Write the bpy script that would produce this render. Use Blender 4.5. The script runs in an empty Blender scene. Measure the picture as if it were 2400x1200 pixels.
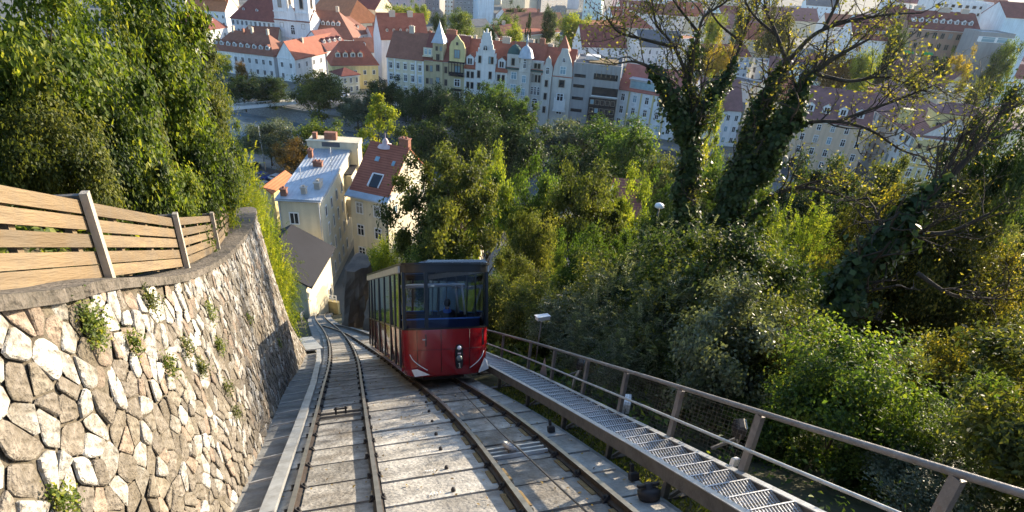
import bpy, math, random
import numpy as np
from mathutils import Matrix, Vector

# ------------------------------------------------------------------ camera
SC = bpy.context.scene
COL = SC.collection
F, H = 1360.0, 50.0
d_ = np.array([1020-1200., 3100-600., F]); d_ /= np.linalg.norm(d_)
f_ = np.array([0, 0, 1.]) - d_*d_[2]; f_ /= np.linalg.norm(f_)
r_ = np.cross(d_, f_)
CAM = np.array([0, 0, H])
cam = bpy.data.cameras.new('camera'); cam.lens = F/2400*36; cam.sensor_width = 36
cam.clip_end = 6000; cam.clip_start = .05
co = bpy.data.objects.new('camera', cam); COL.objects.link(co)
co.matrix_world = Matrix(((r_[0], -r_[1], -r_[2], 0), (f_[0], -f_[1], -f_[2], 0), (-d_[0], d_[1], d_[2], H), (0, 0, 0, 1)))
SC.camera = co
# ------------------------------------------------------------------ light
SUN_AZ, SUN_EL = math.radians(48), math.radians(15)
W_ = bpy.data.worlds.new('World'); SC.world = W_; W_.use_nodes = True
nt = W_.node_tree
sky = nt.nodes.new('ShaderNodeTexSky'); sky.sky_type = 'NISHITA'; sky.sun_disc = False
sky.sun_elevation = SUN_EL; sky.sun_rotation = SUN_AZ
sky.air_density = 1.0; sky.dust_density = 1.0; sky.ozone_density = 3.0
bg = nt.nodes['Background']; bg.inputs[1].default_value = .15
nt.links.new(sky.outputs[0], bg.inputs[0])
sl = bpy.data.lights.new('sun', 'SUN'); sl.energy = 4.8; sl.angle = math.radians(.53); sl.color = (1, .84, .62)
so = bpy.data.objects.new('sun', sl); COL.objects.link(so)
sd = Vector((math.sin(SUN_AZ)*math.cos(SUN_EL), math.cos(SUN_AZ)*math.cos(SUN_EL), math.sin(SUN_EL)))
so.rotation_euler = sd.to_track_quat('Z', 'Y').to_euler(); so.location = (60, 60, 120)
SC.view_settings.view_transform = 'Standard'; SC.view_settings.look = 'None'
SC.view_settings.gamma = 1; SC.view_settings.use_curve_mapping = False
SC.view_settings.exposure = 1.38
SC.cycles.max_bounces = 6; SC.cycles.diffuse_bounces = 3; SC.cycles.glossy_bounces = 3
SC.cycles.transmission_bounces = 4; SC.cycles.transparent_max_bounces = 12
SC.cycles.use_denoising = True

# ------------------------------------------------------------------ helpers
def A3(*v): return np.array(v, float)
def ray(px, py):
    v = np.array([px-1200., py-600., F]); v /= np.linalg.norm(v)
    return np.array([r_@v, f_@v, -d_@v])
def at(px, py, z):
    w = ray(px, py); return CAM+w*((z-H)/w[2])
def atY(px, py, Y):
    w = ray(px, py); return CAM+w*(Y/w[1])
def proj(P):
    v = np.asarray(P, float)-CAM
    c = np.stack([v[..., 0]*r_[i]+v[..., 1]*f_[i]-v[..., 2]*d_[i] for i in range(3)], -1)
    z = np.where(c[..., 2] > .01, c[..., 2], .01)
    return 1200+F*c[..., 0]/z, 600+F*c[..., 1]/z, c[..., 2]
# slope frame: S down the track, Lr to the right, Nn out of the slope
S = ray(860, 682); _az = math.atan2(S[0], S[1])
Lr = A3(math.cos(_az), -math.sin(_az), 0); FW = A3(math.sin(_az), math.cos(_az), 0)
Nn = np.cross(Lr, S); Nn /= np.linalg.norm(Nn)
O_ = CAM-Nn*2.6
def Wp(s, u, n=0.): return O_+S*s+Lr*u+Nn*n
def ray_plane(px, py, nrm, dist):
    w = ray(px, py); return CAM+w*((dist-(CAM-O_)@nrm)/(w@nrm))
def sun_(P):
    q = P-O_; return q@S, q@Lr, q@Nn
UP = A3(0, 0, 1)
def lerp(a, b, t): return a+(b-a)*t
def tab(t, x): # t: list of (key, values...)
    k = [r[0] for r in t]
    return [np.interp(x, k, [r[i] for r in t]) for i in range(1, len(t[0]))]

def spline(pts, n):
    pts = [np.asarray(p, float) for p in pts]
    P = [2*pts[0]-pts[1]]+pts+[2*pts[-1]-pts[-2]]
    out = []
    for i in range(1, len(P)-2):
        for k in range(n):
            t = k/n
            out.append(.5*(2*P[i]+(P[i+1]-P[i-1])*t+(2*P[i-1]-5*P[i]+4*P[i+1]-P[i+2])*t*t+(3*P[i]-P[i-1]-3*P[i+1]+P[i+2])*t**3))
    out.append(pts[-1]); return out

class MB:
    def __init__(s): s.v = []; s.f = []; s.m = []; s.sm = []
    def add(s, vs, fs, m=0, smooth=False):
        b = len(s.v); s.v += [tuple(map(float, v)) for v in vs]
        for f in fs: s.f.append([b+i for i in f]); s.m.append(m); s.sm.append(smooth)
        return s
    def hexa(s, p, m=0): # 8 points: bottom 4 ccw, top 4 ccw
        return s.add(p, [(3, 2, 1, 0), (4, 5, 6, 7), (0, 1, 5, 4), (1, 2, 6, 5), (2, 3, 7, 6), (3, 0, 4, 7)], m)
    def box(s, c, size, ax=None, m=0, bev=0):
        c = np.asarray(c, float); x, y, z = (A3(1, 0, 0), A3(0, 1, 0), A3(0, 0, 1)) if ax is None else [np.asarray(a, float) for a in ax]
        a, b, h = size[0]/2, size[1]/2, size[2]/2
        P = lambda i, j, k: c+x*a*i+y*b*j+z*h*k
        if bev:
            e = bev
            def Q(i, j, k, ia, ja): return c+x*(a-e*ia)*i+y*(b-e*ja)*j+z*h*k
            v = [c+x*i*(a-e*q)+y*j*(b-e*q)+z*k for k, q in ((-h, 0), (h-e, 0), (h, 1)) for i, j in ((-1, -1), (1, -1), (1, 1), (-1, 1))]
            f = [(3, 2, 1, 0), (8, 9, 10, 11)]
            for r in (0, 4):
                for q in range(4): f.append((r+q, r+(q+1) % 4, r+4+(q+1) % 4, r+4+q))
            return s.add(v, f, m)
        return s.hexa([P(-1, -1, -1), P(1, -1, -1), P(1, 1, -1), P(-1, 1, -1), P(-1, -1, 1), P(1, -1, 1), P(1, 1, 1), P(-1, 1, 1)], m)
    def bar(s, a, b, w, h, up=UP, m=0):
        a = np.asarray(a, float); b = np.asarray(b, float); d = b-a; l = np.linalg.norm(d); d /= l
        x = np.cross(d, up); x /= np.linalg.norm(x); z = np.cross(x, d)
        return s.box((a+b)/2, (w, l, h), (x, d, z), m)
    def tube(s, path, rad, k=8, m=0, caps=True, smooth=True):
        path = [np.asarray(p, float) for p in path]; n = len(path)
        rr = rad if hasattr(rad, '__len__') else [rad]*n
        vs = []; ref = None
        for i, p in enumerate(path):
            t = path[min(i+1, n-1)]-path[max(i-1, 0)]; t = t/(np.linalg.norm(t)+1e-9)
            if ref is None:
                ref = np.cross(t, A3(.13, .31, .94));
                if np.linalg.norm(ref) < .05: ref = np.cross(t, A3(1, 0, 0))
            x = ref-t*(ref@t); x /= np.linalg.norm(x)+1e-9; ref = x; y = np.cross(t, x)
            for j in range(k):
                a = 2*math.pi*j/k; vs.append(p+(x*math.cos(a)+y*math.sin(a))*rr[i])
        fs = [(i*k+j, i*k+(j+1) % k, (i+1)*k+(j+1) % k, (i+1)*k+j) for i in range(n-1) for j in range(k)]
        s.add(vs, fs, m, smooth)
        if caps: b = len(s.v)-n*k; s.f += [[b+j for j in range(k)][::-1], [b+(n-1)*k+j for j in range(k)]]; s.m += [m, m]; s.sm += [False, False]
        return s
    def lathe(s, c, prof, k=16, ax=None, m=0, smooth=True):
        x, y, z = (A3(1, 0, 0), A3(0, 1, 0), A3(0, 0, 1)) if ax is None else ax
        vs = [c+z*h+(x*math.cos(2*math.pi*j/k)+y*math.sin(2*math.pi*j/k))*r for r, h in prof for j in range(k)]
        fs = [(i*k+j, i*k+(j+1) % k, (i+1)*k+(j+1) % k, (i+1)*k+j) for i in range(len(prof)-1) for j in range(k)]
        return s.add(vs, fs, m, smooth)
    def sheet(s, vs, fs, dz, m=0): # surface with thickness dz (vector)
        n = len(vs); dz = np.asarray(dz, float)
        edges = {}
        for f in fs:
            for i in range(len(f)): edges[(f[i], f[(i+1) % len(f)])] = 1
        side = [(a, a+n, b+n, b) for (a, b) in edges if (b, a) not in edges]
        return s.add([np.asarray(v, float) for v in vs]+[np.asarray(v, float)+dz for v in vs], [tuple(f) for f in fs]+[tuple(i+n for i in f)[::-1] for f in fs]+side, m)
    def build(s, name, mats, parent=None, origin=None, mesh_only=False):
        me = bpy.data.meshes.new(name)
        v = s.v
        if origin is not None: v = (np.array(s.v)-np.asarray(origin)).tolist()
        me.from_pydata(v, [], s.f)
        if not isinstance(mats, (list, tuple)): mats = [mats]
        for m in mats: me.materials.append(m)
        me.polygons.foreach_set('material_index', s.m); me.polygons.foreach_set('use_smooth', s.sm)
        me.update()
        if mesh_only: return me
        return link(name, me, parent)
def link(name, me, parent=None, loc=None):
    o = bpy.data.objects.new(name, me); COL.objects.link(o)
    if parent is not None: o.parent = parent
    if loc is not None: o.location = loc
    return o
def tag(o, label=None, cat=None, group=None, kind=None):
    if label: o['label'] = label
    if cat: o['category'] = cat
    if group: o['group'] = group
    if kind: o['kind'] = kind
    return o
def empty(name, loc, label=None, cat=None, group=None, rz=0.):
    o = bpy.data.objects.new(name, None); COL.objects.link(o); o.location = loc; o.rotation_euler = (0, 0, rz)
    o.empty_display_size = .3
    return tag(o, label, cat, group)
def copy_tree(o, parent=None):
    c = o.copy(); COL.objects.link(c); c.parent = parent
    for ch in o.children: copy_tree(ch, c)
    return c
def np_mesh(name, V, tris, mat, tint=None, smooth=False):
    me = bpy.data.meshes.new(name); n = len(V); t = len(tris); k = tris.shape[1]
    me.vertices.add(n); me.vertices.foreach_set('co', np.ascontiguousarray(V, np.float32).ravel())
    me.loops.add(t*k); me.loops.foreach_set('vertex_index', np.ascontiguousarray(tris, np.int32).ravel())
    me.polygons.add(t); me.polygons.foreach_set('loop_start', np.arange(0, t*k, k, dtype=np.int32)); me.polygons.foreach_set('loop_total', np.full(t, k, np.int32))
    if smooth: me.polygons.foreach_set('use_smooth', np.ones(t, bool))
    if tint is not None:
        at_ = me.attributes.new('tint', 'FLOAT', 'FACE'); at_.data.foreach_set('value', np.ascontiguousarray(tint, np.float32))
    me.update(calc_edges=True)
    for m in (mat if isinstance(mat, (list, tuple)) else [mat]): me.materials.append(m)
    return me

# ------------------------------------------------------------------ materials
def mat(name, col, rough=.8, var=.25, scale=2.0, bump=0., bscale=None, spec=.3, metal=0., col2=None, stretch=None, rnd=.0, streak=0., coat=0.):
    m = bpy.data.materials.new(name); m.use_nodes = True; t = m.node_tree; N = t.nodes; K = t.links
    b = N['Principled BSDF']; b.inputs['Roughness'].default_value = rough; b.inputs['Metallic'].default_value = metal
    b.inputs['Specular IOR Level'].default_value = spec
    if coat: b.inputs['Coat Weight'].default_value = coat; b.inputs['Coat Roughness'].default_value = .06
    tc = N.new('ShaderNodeTexCoord'); mp = N.new('ShaderNodeMapping'); K.new(tc.outputs['Object'], mp.inputs[0])
    if stretch: mp.inputs['Scale'].default_value = stretch
    n1 = N.new('ShaderNodeTexNoise'); n1.inputs['Scale'].default_value = scale; n1.inputs['Detail'].default_value = 8; n1.inputs['Roughness'].default_value = .65
    K.new(mp.outputs[0], n1.inputs[0])
    cr = N.new('ShaderNodeValToRGB'); c = np.array(col)
    c2 = np.array(col2) if col2 is not None else c*(1-var)
    cr.color_ramp.elements[0].position = .32; cr.color_ramp.elements[1].position = .68
    cr.color_ramp.elements[0].color = (*c2, 1); cr.color_ramp.elements[1].color = (*np.minimum(c*(1+var*.5), .95), 1)
    K.new(n1.outputs[0], cr.inputs[0]); out = cr.outputs[0]
    if streak:
        mp2 = N.new('ShaderNodeMapping'); mp2.inputs['Scale'].default_value = (1, 1, .07); K.new(tc.outputs['Object'], mp2.inputs[0])
        n3 = N.new('ShaderNodeTexNoise'); n3.inputs['Scale'].default_value = 1.4; n3.inputs['Detail'].default_value = 6; K.new(mp2.outputs[0], n3.inputs[0])
        r3 = N.new('ShaderNodeMapRange'); r3.inputs[1].default_value = .35; r3.inputs[2].default_value = .7; r3.inputs[3].default_value = 1-streak; r3.inputs[4].default_value = 1.05; K.new(n3.outputs[0], r3.inputs[0])
        mx = N.new('ShaderNodeMix'); mx.data_type = 'RGBA'; mx.blend_type = 'MULTIPLY'; mx.inputs[0].default_value = 1; K.new(out, mx.inputs[6]); K.new(r3.outputs[0], mx.inputs[7]); out = mx.outputs[2]
    if rnd:
        oi = N.new('ShaderNodeObjectInfo'); r2 = N.new('ShaderNodeMapRange'); r2.inputs[3].default_value = 1-rnd; r2.inputs[4].default_value = 1+rnd*.6; K.new(oi.outputs['Random'], r2.inputs[0])
        mx = N.new('ShaderNodeMix'); mx.data_type = 'RGBA'; mx.blend_type = 'MULTIPLY'; mx.inputs[0].default_value = 1; K.new(out, mx.inputs[6]); K.new(r2.outputs[0], mx.inputs[7]); out = mx.outputs[2]
    K.new(out, b.inputs['Base Color'])
    if bump:
        n2 = N.new('ShaderNodeTexNoise'); n2.inputs['Scale'].default_value = bscale or scale*6; n2.inputs['Detail'].default_value = 6; K.new(mp.outputs[0], n2.inputs[0])
        bp = N.new('ShaderNodeBump'); bp.inputs['Strength'].default_value = bump; bp.inputs['Distance'].default_value = .05; K.new(n2.outputs[0], bp.inputs['Height']); K.new(bp.outputs[0], b.inputs['Normal'])
    return m
def leafmat(name, c0, c1, c2, trans=.45, rough=.55):
    m = bpy.data.materials.new(name); m.use_nodes = True; t = m.node_tree; N = t.nodes; K = t.links
    b = N['Principled BSDF']; b.inputs['Roughness'].default_value = rough; b.inputs['Specular IOR Level'].default_value = .28
    a = N.new('ShaderNodeAttribute'); a.attribute_name = 'tint'
    cr = N.new('ShaderNodeValToRGB'); e = cr.color_ramp.elements; e[0].color = (*c0, 1); e[1].color = (*c2, 1)
    x = e.new(.55); x.color = (*c1, 1); K.new(a.outputs['Fac'], cr.inputs[0])
    K.new(cr.outputs[0], b.inputs['Base Color'])
    tr = N.new('ShaderNodeBsdfTranslucent'); g = N.new('ShaderNodeMix'); g.data_type = 'RGBA'; g.blend_type = 'MULTIPLY'; g.inputs[0].default_value = 1
    g.inputs[7].default_value = (1.9, 1.75, .7, 1); K.new(cr.outputs[0], g.inputs[6]); K.new(g.outputs[2], tr.inputs[0])
    ms = N.new('ShaderNodeMixShader'); ms.inputs[0].default_value = trans; K.new(b.outputs[0], ms.inputs[1]); K.new(tr.outputs[0], ms.inputs[2])
    K.new(ms.outputs[0], N['Material Output'].inputs[0]); return m
def glassmat(name, tint, refl=.12, rough=.02):
    m = bpy.data.materials.new(name); m.use_nodes = True; t = m.node_tree; N = t.nodes; K = t.links
    N.remove(N['Principled BSDF']); tr = N.new('ShaderNodeBsdfTransparent'); tr.inputs[0].default_value = (*tint, 1)
    gl = N.new('ShaderNodeBsdfGlossy'); gl.inputs['Roughness'].default_value = rough; gl.inputs[0].default_value = (.9, .93, 1, 1)
    fr = N.new('ShaderNodeFresnel'); fr.inputs[0].default_value = 1.5
    ad = N.new('ShaderNodeMath'); ad.operation = 'ADD'; ad.use_clamp = True; ad.inputs[1].default_value = refl; K.new(fr.outputs[0], ad.inputs[0])
    ms = N.new('ShaderNodeMixShader'); K.new(ad.outputs[0], ms.inputs[0]); K.new(tr.outputs[0], ms.inputs[1]); K.new(gl.outputs[0], ms.inputs[2])
    K.new(ms.outputs[0], N['Material Output'].inputs[0]); return m
M = {}
M['concrete'] = mat('concrete', (.46, .44, .40), .9, .35, 2.2, .6, 16, rnd=.28, col2=(.21, .20, .185))
M['concrete_stain'] = mat('stained_concrete', (.35, .335, .305), .85, .4, 3.0, .6, 16, rnd=.25, col2=(.13, .12, .105))
M['concrete_dark'] = mat('concrete_dark', (.22, .22, .21), .9, .4, 2, .4, 12)
M['rail_side'] = mat('rail_side', (.05, .035, .026), .65, .4, 5, .2, 30, spec=.4)
M['rail_top'] = mat('rail_top', (.40, .37, .33), .38, .3, 6, metal=.85, stretch=(1, 1, 1))
M['clip'] = mat('clip', (.035, .032, .032), .6, .3, 8)
M['ochre'] = mat('ochre', (.24, .165, .075), .9, .35, 6, .2)
M['cable'] = mat('cable', (.12, .11, .10), .55, .3, 30, metal=.4)
M['galv'] = mat('galvanised_steel', (.50, .50, .50), .45, .25, 6, .1, 30, metal=.55)
M['steel_dark'] = mat('weathered_steel', (.17, .155, .14), .6, .35, 4, .2, 25, metal=.3)
M['handrail'] = mat('handrail_paint', (.22, .205, .20), .5, .3, 5, .2, 40, metal=.3)
M['duct'] = mat('duct_metal', (.45, .46, .46), .5, .2, 3, .1, metal=.5)
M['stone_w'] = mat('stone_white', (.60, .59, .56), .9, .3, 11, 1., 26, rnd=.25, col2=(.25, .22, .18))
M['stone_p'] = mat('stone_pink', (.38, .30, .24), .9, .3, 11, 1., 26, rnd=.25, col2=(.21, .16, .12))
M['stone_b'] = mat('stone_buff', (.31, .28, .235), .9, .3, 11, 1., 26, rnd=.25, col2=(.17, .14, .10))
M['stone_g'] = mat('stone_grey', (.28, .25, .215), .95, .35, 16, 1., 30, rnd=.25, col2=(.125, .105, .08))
M['mortar'] = mat('mortar', (.165, .142, .108), .95, .3, 3.2, 1., 26, col2=(.075, .063, .046))
M['coping'] = mat('coping', (.15, .13, .11), .95, .4, 5, .9, 20, col2=(.06, .055, .045))
M['wood'] = mat('fence_wood', (.205, .15, .088), .88, .3, .9, .4, 5, rnd=.32, stretch=(14, 14, 1), col2=(.15, .105, .06))
M['post'] = mat('fence_post', (.40, .36, .30), .7, .25, 5, .2)
M['rock'] = mat('rock', (.20, .145, .105), .9, .45, .8, 1., 4, col2=(.09, .07, .06), stretch=(1, 1, .25))
M['red'] = mat('car_red', (.27, .008, .013), .2, .12, 1.5, spec=.5, coat=.8)
M['black'] = mat('car_black', (.012, .013, .016), .3, .2, 4, spec=.5)
M['roofglass'] = glassmat('car_roof_glass', (.55, .65, .78), .0)
M['trim'] = mat('white_trim', (.78, .78, .78), .4, .1, 3)
M['chrome'] = mat('chrome', (.75, .78, .8), .18, .05, 3, metal=1.)
M['blue_rail'] = mat('blue_rail', (.10, .28, .75), .4, .1, 5)
M['blue'] = mat('seat_blue', (.009, .024, .09), .6, .2, 5)
M['carglass'] = glassmat('car_glass', (.62, .72, .82), -.02)
M['sideglass'] = glassmat('car_side_glass', (.25, .27, .28), .42, .05)
M['lens'] = mat('lens', (.75, .8, .9), .15, .1, 3, spec=.6)
M['grey_lens'] = mat('grey_lens', (.16, .2, .2), .2, .1, 3, spec=.6)
M['skin'] = mat('skin', (.55, .34, .25), .6, .1, 5)
M['hair'] = mat('hair', (.045, .03, .022), .7, .3, 20)
M['jacket'] = mat('jacket', (.018, .02, .03), .85, .2, 10)
M['collar'] = mat('collar', (.05, .16, .55), .7, .1, 5)
M['soil'] = mat('soil', (.085, .07, .045), .95, .4, .8, .8, 6, col2=(.04, .05, .02))
M['cityground'] = mat('city_ground', (.17, .17, .165), .9, .35, .08, .2, 3, col2=(.09, .10, .08))
M['asphalt'] = mat('asphalt', (.06, .062, .07), .85, .25, .3, .2, 8)
M['paving'] = mat('paving', (.24, .235, .225), .85, .25, .5, .2, 6)
M['line'] = mat('road_paint', (.75, .75, .73), .7, .15, 3)
M['bark'] = mat('bark', (.075, .058, .042), .95, .4, 3, .8, 18, col2=(.03, .025, .02), stretch=(1, 1, .3))
def watermat():
    m = mat('river_water', (.10, .135, .155), .24, .3, .15, .8, .9, spec=.5, stretch=(1, 2.2, 1)); return m
M['water'] = watermat()
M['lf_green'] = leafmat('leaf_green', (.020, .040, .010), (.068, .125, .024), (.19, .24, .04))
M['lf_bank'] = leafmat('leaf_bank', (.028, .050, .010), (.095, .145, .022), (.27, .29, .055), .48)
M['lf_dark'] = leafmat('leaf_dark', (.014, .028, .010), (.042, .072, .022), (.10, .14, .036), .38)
M['lf_ivy'] = leafmat('leaf_ivy', (.014, .028, .009), (.042, .075, .022), (.12, .165, .045), .25, .5)
M['lf_yel'] = leafmat('leaf_yellow_green', (.07, .11, .014), (.20, .25, .03), (.42, .40, .05), .5)
M['lf_gold'] = leafmat('leaf_gold', (.12, .10, .012), (.36, .27, .025), (.55, .42, .05), .45)
M['lf_olive'] = leafmat('leaf_olive', (.026, .040, .012), (.085, .108, .028), (.21, .215, .055), .46)
M['lf_silver'] = leafmat('leaf_silver', (.045, .062, .038), (.11, .14, .09), (.24, .27, .19), .35, .4)
M['lf_autumn'] = leafmat('leaf_autumn', (.022, .030, .008), (.065, .075, .016), (.30, .25, .04), .5)
M['lf_twig'] = leafmat('leaf_twig', (.04, .05, .012), (.10, .115, .026), (.25, .225, .045), .5)
M['lf_brown'] = leafmat('leaf_brown', (.07, .045, .012), (.19, .12, .03), (.32, .22, .05), .4)
M['grass'] = leafmat('grass_blades', (.05, .07, .012), (.13, .17, .03), (.28, .27, .06), .35)
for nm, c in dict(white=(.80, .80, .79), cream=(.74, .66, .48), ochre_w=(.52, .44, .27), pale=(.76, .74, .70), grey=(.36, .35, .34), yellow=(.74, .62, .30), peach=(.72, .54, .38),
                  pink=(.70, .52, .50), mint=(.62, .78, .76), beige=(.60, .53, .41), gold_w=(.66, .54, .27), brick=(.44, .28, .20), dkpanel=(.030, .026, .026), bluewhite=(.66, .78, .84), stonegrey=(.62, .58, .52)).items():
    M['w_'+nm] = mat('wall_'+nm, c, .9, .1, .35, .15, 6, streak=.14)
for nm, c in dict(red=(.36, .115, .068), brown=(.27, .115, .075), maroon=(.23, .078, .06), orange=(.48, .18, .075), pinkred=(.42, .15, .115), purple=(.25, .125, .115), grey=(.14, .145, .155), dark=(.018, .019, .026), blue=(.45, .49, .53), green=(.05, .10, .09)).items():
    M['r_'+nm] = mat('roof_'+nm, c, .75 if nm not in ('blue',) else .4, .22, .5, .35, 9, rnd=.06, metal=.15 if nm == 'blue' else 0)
def tiled(m):
    t = m.node_tree; N = t.nodes; K = t.links; b = N['Principled BSDF']; src = b.inputs['Base Color'].links[0].from_socket
    tc = N.new('ShaderNodeTexCoord'); w = N.new('ShaderNodeTexWave'); w.bands_direction = 'Z'; w.inputs['Scale'].default_value = 1.1; w.inputs['Distortion'].default_value = .6; w.inputs['Detail'].default_value = 2; K.new(tc.outputs['Object'], w.inputs[0])
    n = N.new('ShaderNodeTexNoise'); n.inputs['Scale'].default_value = 2.6; n.inputs['Detail'].default_value = 5; K.new(tc.outputs['Object'], n.inputs[0])
    a = N.new('ShaderNodeMath'); a.operation = 'ADD'; K.new(w.outputs['Fac'], a.inputs[0]); K.new(n.outputs[0], a.inputs[1])
    r = N.new('ShaderNodeMapRange'); r.inputs[1].default_value = .2; r.inputs[2].default_value = 1.6; r.inputs[3].default_value = .68; r.inputs[4].default_value = 1.2; K.new(a.outputs[0], r.inputs[0])
    x = N.new('ShaderNodeMix'); x.data_type = 'RGBA'; x.blend_type = 'MULTIPLY'; x.inputs[0].default_value = 1; K.new(src, x.inputs[6]); K.new(r.outputs[0], x.inputs[7]); K.new(x.outputs[2], b.inputs['Base Color'])
for nm in ('red', 'brown', 'maroon', 'orange', 'pinkred', 'purple'): tiled(M['r_'+nm])
def dirty(m, dirt, amt=.8, scale=1.1, lo=.44, hi=.62, stretch=(1, 1, .5)):
    t = m.node_tree; N = t.nodes; K = t.links; b = N['Principled BSDF']; src = b.inputs['Base Color'].links[0].from_socket
    g = N.new('ShaderNodeNewGeometry'); mp = N.new('ShaderNodeMapping'); mp.inputs['Scale'].default_value = stretch; K.new(g.outputs['Position'], mp.inputs[0])
    n = N.new('ShaderNodeTexNoise'); n.inputs['Scale'].default_value = scale; n.inputs['Detail'].default_value = 10; n.inputs['Roughness'].default_value = .68; K.new(mp.outputs[0], n.inputs[0])
    r = N.new('ShaderNodeMapRange'); r.inputs[1].default_value = lo; r.inputs[2].default_value = hi; r.inputs[3].default_value = 0; r.inputs[4].default_value = amt; K.new(n.outputs[0], r.inputs[0])
    x = N.new('ShaderNodeMix'); x.data_type = 'RGBA'; x.inputs[7].default_value = (*dirt, 1); K.new(r.outputs[0], x.inputs[0]); K.new(src, x.inputs[6]); K.new(x.outputs[2], b.inputs['Base Color'])
for k in ('stone_w', 'stone_p', 'stone_b', 'stone_g', 'mortar'): dirty(M[k], (.14, .118, .085), .72, 1.5, .47, .62)
for k in ('stone_w', 'stone_p', 'stone_b', 'stone_g'): dirty(M[k], (.10, .09, .075), .7, 9, .52, .68, (1, 1, 1))
dirty(M['concrete'], (.20, .18, .15), .6, 1.3, .46, .66, (1, 1, 1)); dirty(M['concrete_stain'], (.13, .11, .085), .7, 1.6, .44, .64, (1, 1, 1))
dirty(M['wood'], (.13, .115, .095), .55, 2.2, .42, .68, (1, 1, 1)); dirty(M['duct'], (.16, .14, .11), .5, 2.5, .48, .68, (1, 1, 1)); dirty(M['handrail'], (.16, .09, .05), .5, 6, .55, .68, (1, 1, 1))
M['curtain'] = mat('window_curtain', (.34, .33, .30), .7, .3, 2)
M['glass'] = mat('window_glass', (.030, .034, .040), .12, .3, .7, spec=.6)
M['glassb'] = mat('window_glass_pale', (.28, .42, .48), .15, .3, .7, spec=.6)
M['frame'] = mat('window_frame', (.80, .80, .79), .6, .1, 3)
M['frameb'] = mat('window_frame_brown', (.30, .24, .18), .7, .1, 3)
M['brickc'] = mat('chimney_brick', (.32, .15, .10), .9, .3, 3, .4)
M['plaster'] = mat('chimney_plaster', (.55, .47, .38), .9, .2, 3, .3)
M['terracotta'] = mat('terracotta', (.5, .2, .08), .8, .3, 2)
M['awning'] = mat('green_awning', (.06, .45, .12), .7, .1, 2)
# ------------------------------------------------------------------ terrain
_o_fw, _o_z = float(O_@FW), float(O_[2]); _s_fw, _s_z = float(S@FW), float(S[2])
def hill(x, y):
    t = FW[0]*x+FW[1]*y; u = Lr[0]*x+Lr[1]*y
    s = (t-_o_fw)/_s_fw
    z = _o_z+_s_z*s-.32-np.clip(u-4.4, 0, 14)*.22
    return z+.25*np.sin(x*.9+y*.3)*np.clip(np.abs(u-1.4)-4, 0, 3)/3
def ground(x, y): return max(float(hill(x, y)), 0.)
def grid_mesh(fn, us, vs, name, m, smooth=True):
    V = np.array([fn(u, v) for u in us for v in vs]); n = len(vs)
    q = np.array([(i*n+j, (i+1)*n+j, (i+1)*n+j+1, i*n+j+1) for i in range(len(us)-1) for j in range(n-1)])
    return np_mesh(name, V, q, m, smooth=smooth)
def hillpt(t, u):
    P = FW*t+Lr*u; return (P[0], P[1], max(float(hill(P[0], P[1])), -1.))
tag(link('hillside', grid_mesh(hillpt, np.linspace(-8, 112, 81), np.r_[np.linspace(-90, -6, 22), np.linspace(-4, 6, 11), np.linspace(8, 120, 38)], 'hillside', M['soil'])), kind='structure')
# city ground with the river cut out
near_bank = [(-1600, 560), (-110, 150), (-75, 142), (-44, 134), (0, 122), (60, 105), (300, 40), (2200, -520)]
far_bank = [(-1600, 605), (-110, 190), (-85, 182), (-67, 176), (-30, 166), (0, 158), (60, 146), (300, 80), (2200, -480)]
def band(A, B, z, name, m, dz=.5):
    b = MB(); n = len(A)
    b.sheet([(x, y, z) for x, y in A]+[(x, y, z) for x, y in B], [(i, i+1, n+i+1, n+i) for i in range(n-1)], (0, 0, -dz))
    return b.build(name, m)
tag(band([(x, -650) for x, y in near_bank], near_bank, 0, 'city_ground', M['cityground'], 4), kind='structure')
tag(band(far_bank, [(x, 2600) for x, y in far_bank], 0, 'city_ground', M['cityground'], 4), kind='structure')
tag(band([(x, y-3) for x, y in near_bank], [(x, y+3) for x, y in far_bank], -3.2, 'river', M['water'], .3), kind='structure')
# riverside streets
def street(pts, w, name, z=.006, m=None, line=False, wall=False):
    b = MB(); A = []; B = []
    for i, p in enumerate(pts):
        a = np.array(pts[max(i-1, 0)], float); c = np.array(pts[min(i+1, len(pts)-1)], float); t = (c-a)/np.linalg.norm(c-a); n = np.array([-t[1], t[0]])
        A.append((*(np.array(p)-n*w/2), z)); B.append((*(np.array(p)+n*w/2), z))
    n = len(A); b.add(A+B, [(i, i+1, n+i+1, n+i) for i in range(n-1)])
    return tag(b.build(name, m or M['asphalt']), kind='structure')
quay = [(-110, 137), (-75, 127), (-58, 121.5), (-44, 116), (-20, 108), (20, 95), (60, 86)]
street(quay, 9, 'road')
street([(x, y+7.2) for x, y in quay], 4, 'pavement', .05, M['paving'])
street([(x, y-6.6) for x, y in quay], 2.6, 'pavement', .05, M['paving'])
b = MB()
for i in range(len(quay)-1):
    p, q = np.array(quay[i], float), np.array(quay[i+1], float); L = np.linalg.norm(q-p); t = (q-p)/L; n = np.array([-t[1], t[0]])
    for k in range(int(L/7)):
        for off in (-1.5, 1.5):
            c = p+t*(k*7+2)+n*off; b.box((c[0], c[1], .012), (.15, 3.2, .008), ((-t[1], t[0], 0), (t[0], t[1], 0), UP))
tag(b.build('road_markings', M['line']), kind='structure')
street([(x, y-2.2+11) for x, y in far_bank[1:8]], 8, 'road')
street([(x, y+15.2) for x, y in far_bank[1:8]], 2.4, 'pavement', .05, M['paving'])
b = MB() # stone embankment on both shores
for ln, sg in ((near_bank[1:7], 1), (far_bank[1:8], -1)):
    n = len(ln); b.sheet([(x, y+sg*-1.2, .12) for x, y in ln]+[(x, y+sg*3.2, -3.4) for x, y in ln], [(i, i+1, n+i+1, n+i) for i in range(n-1)], (0, 0, -.4))
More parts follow.
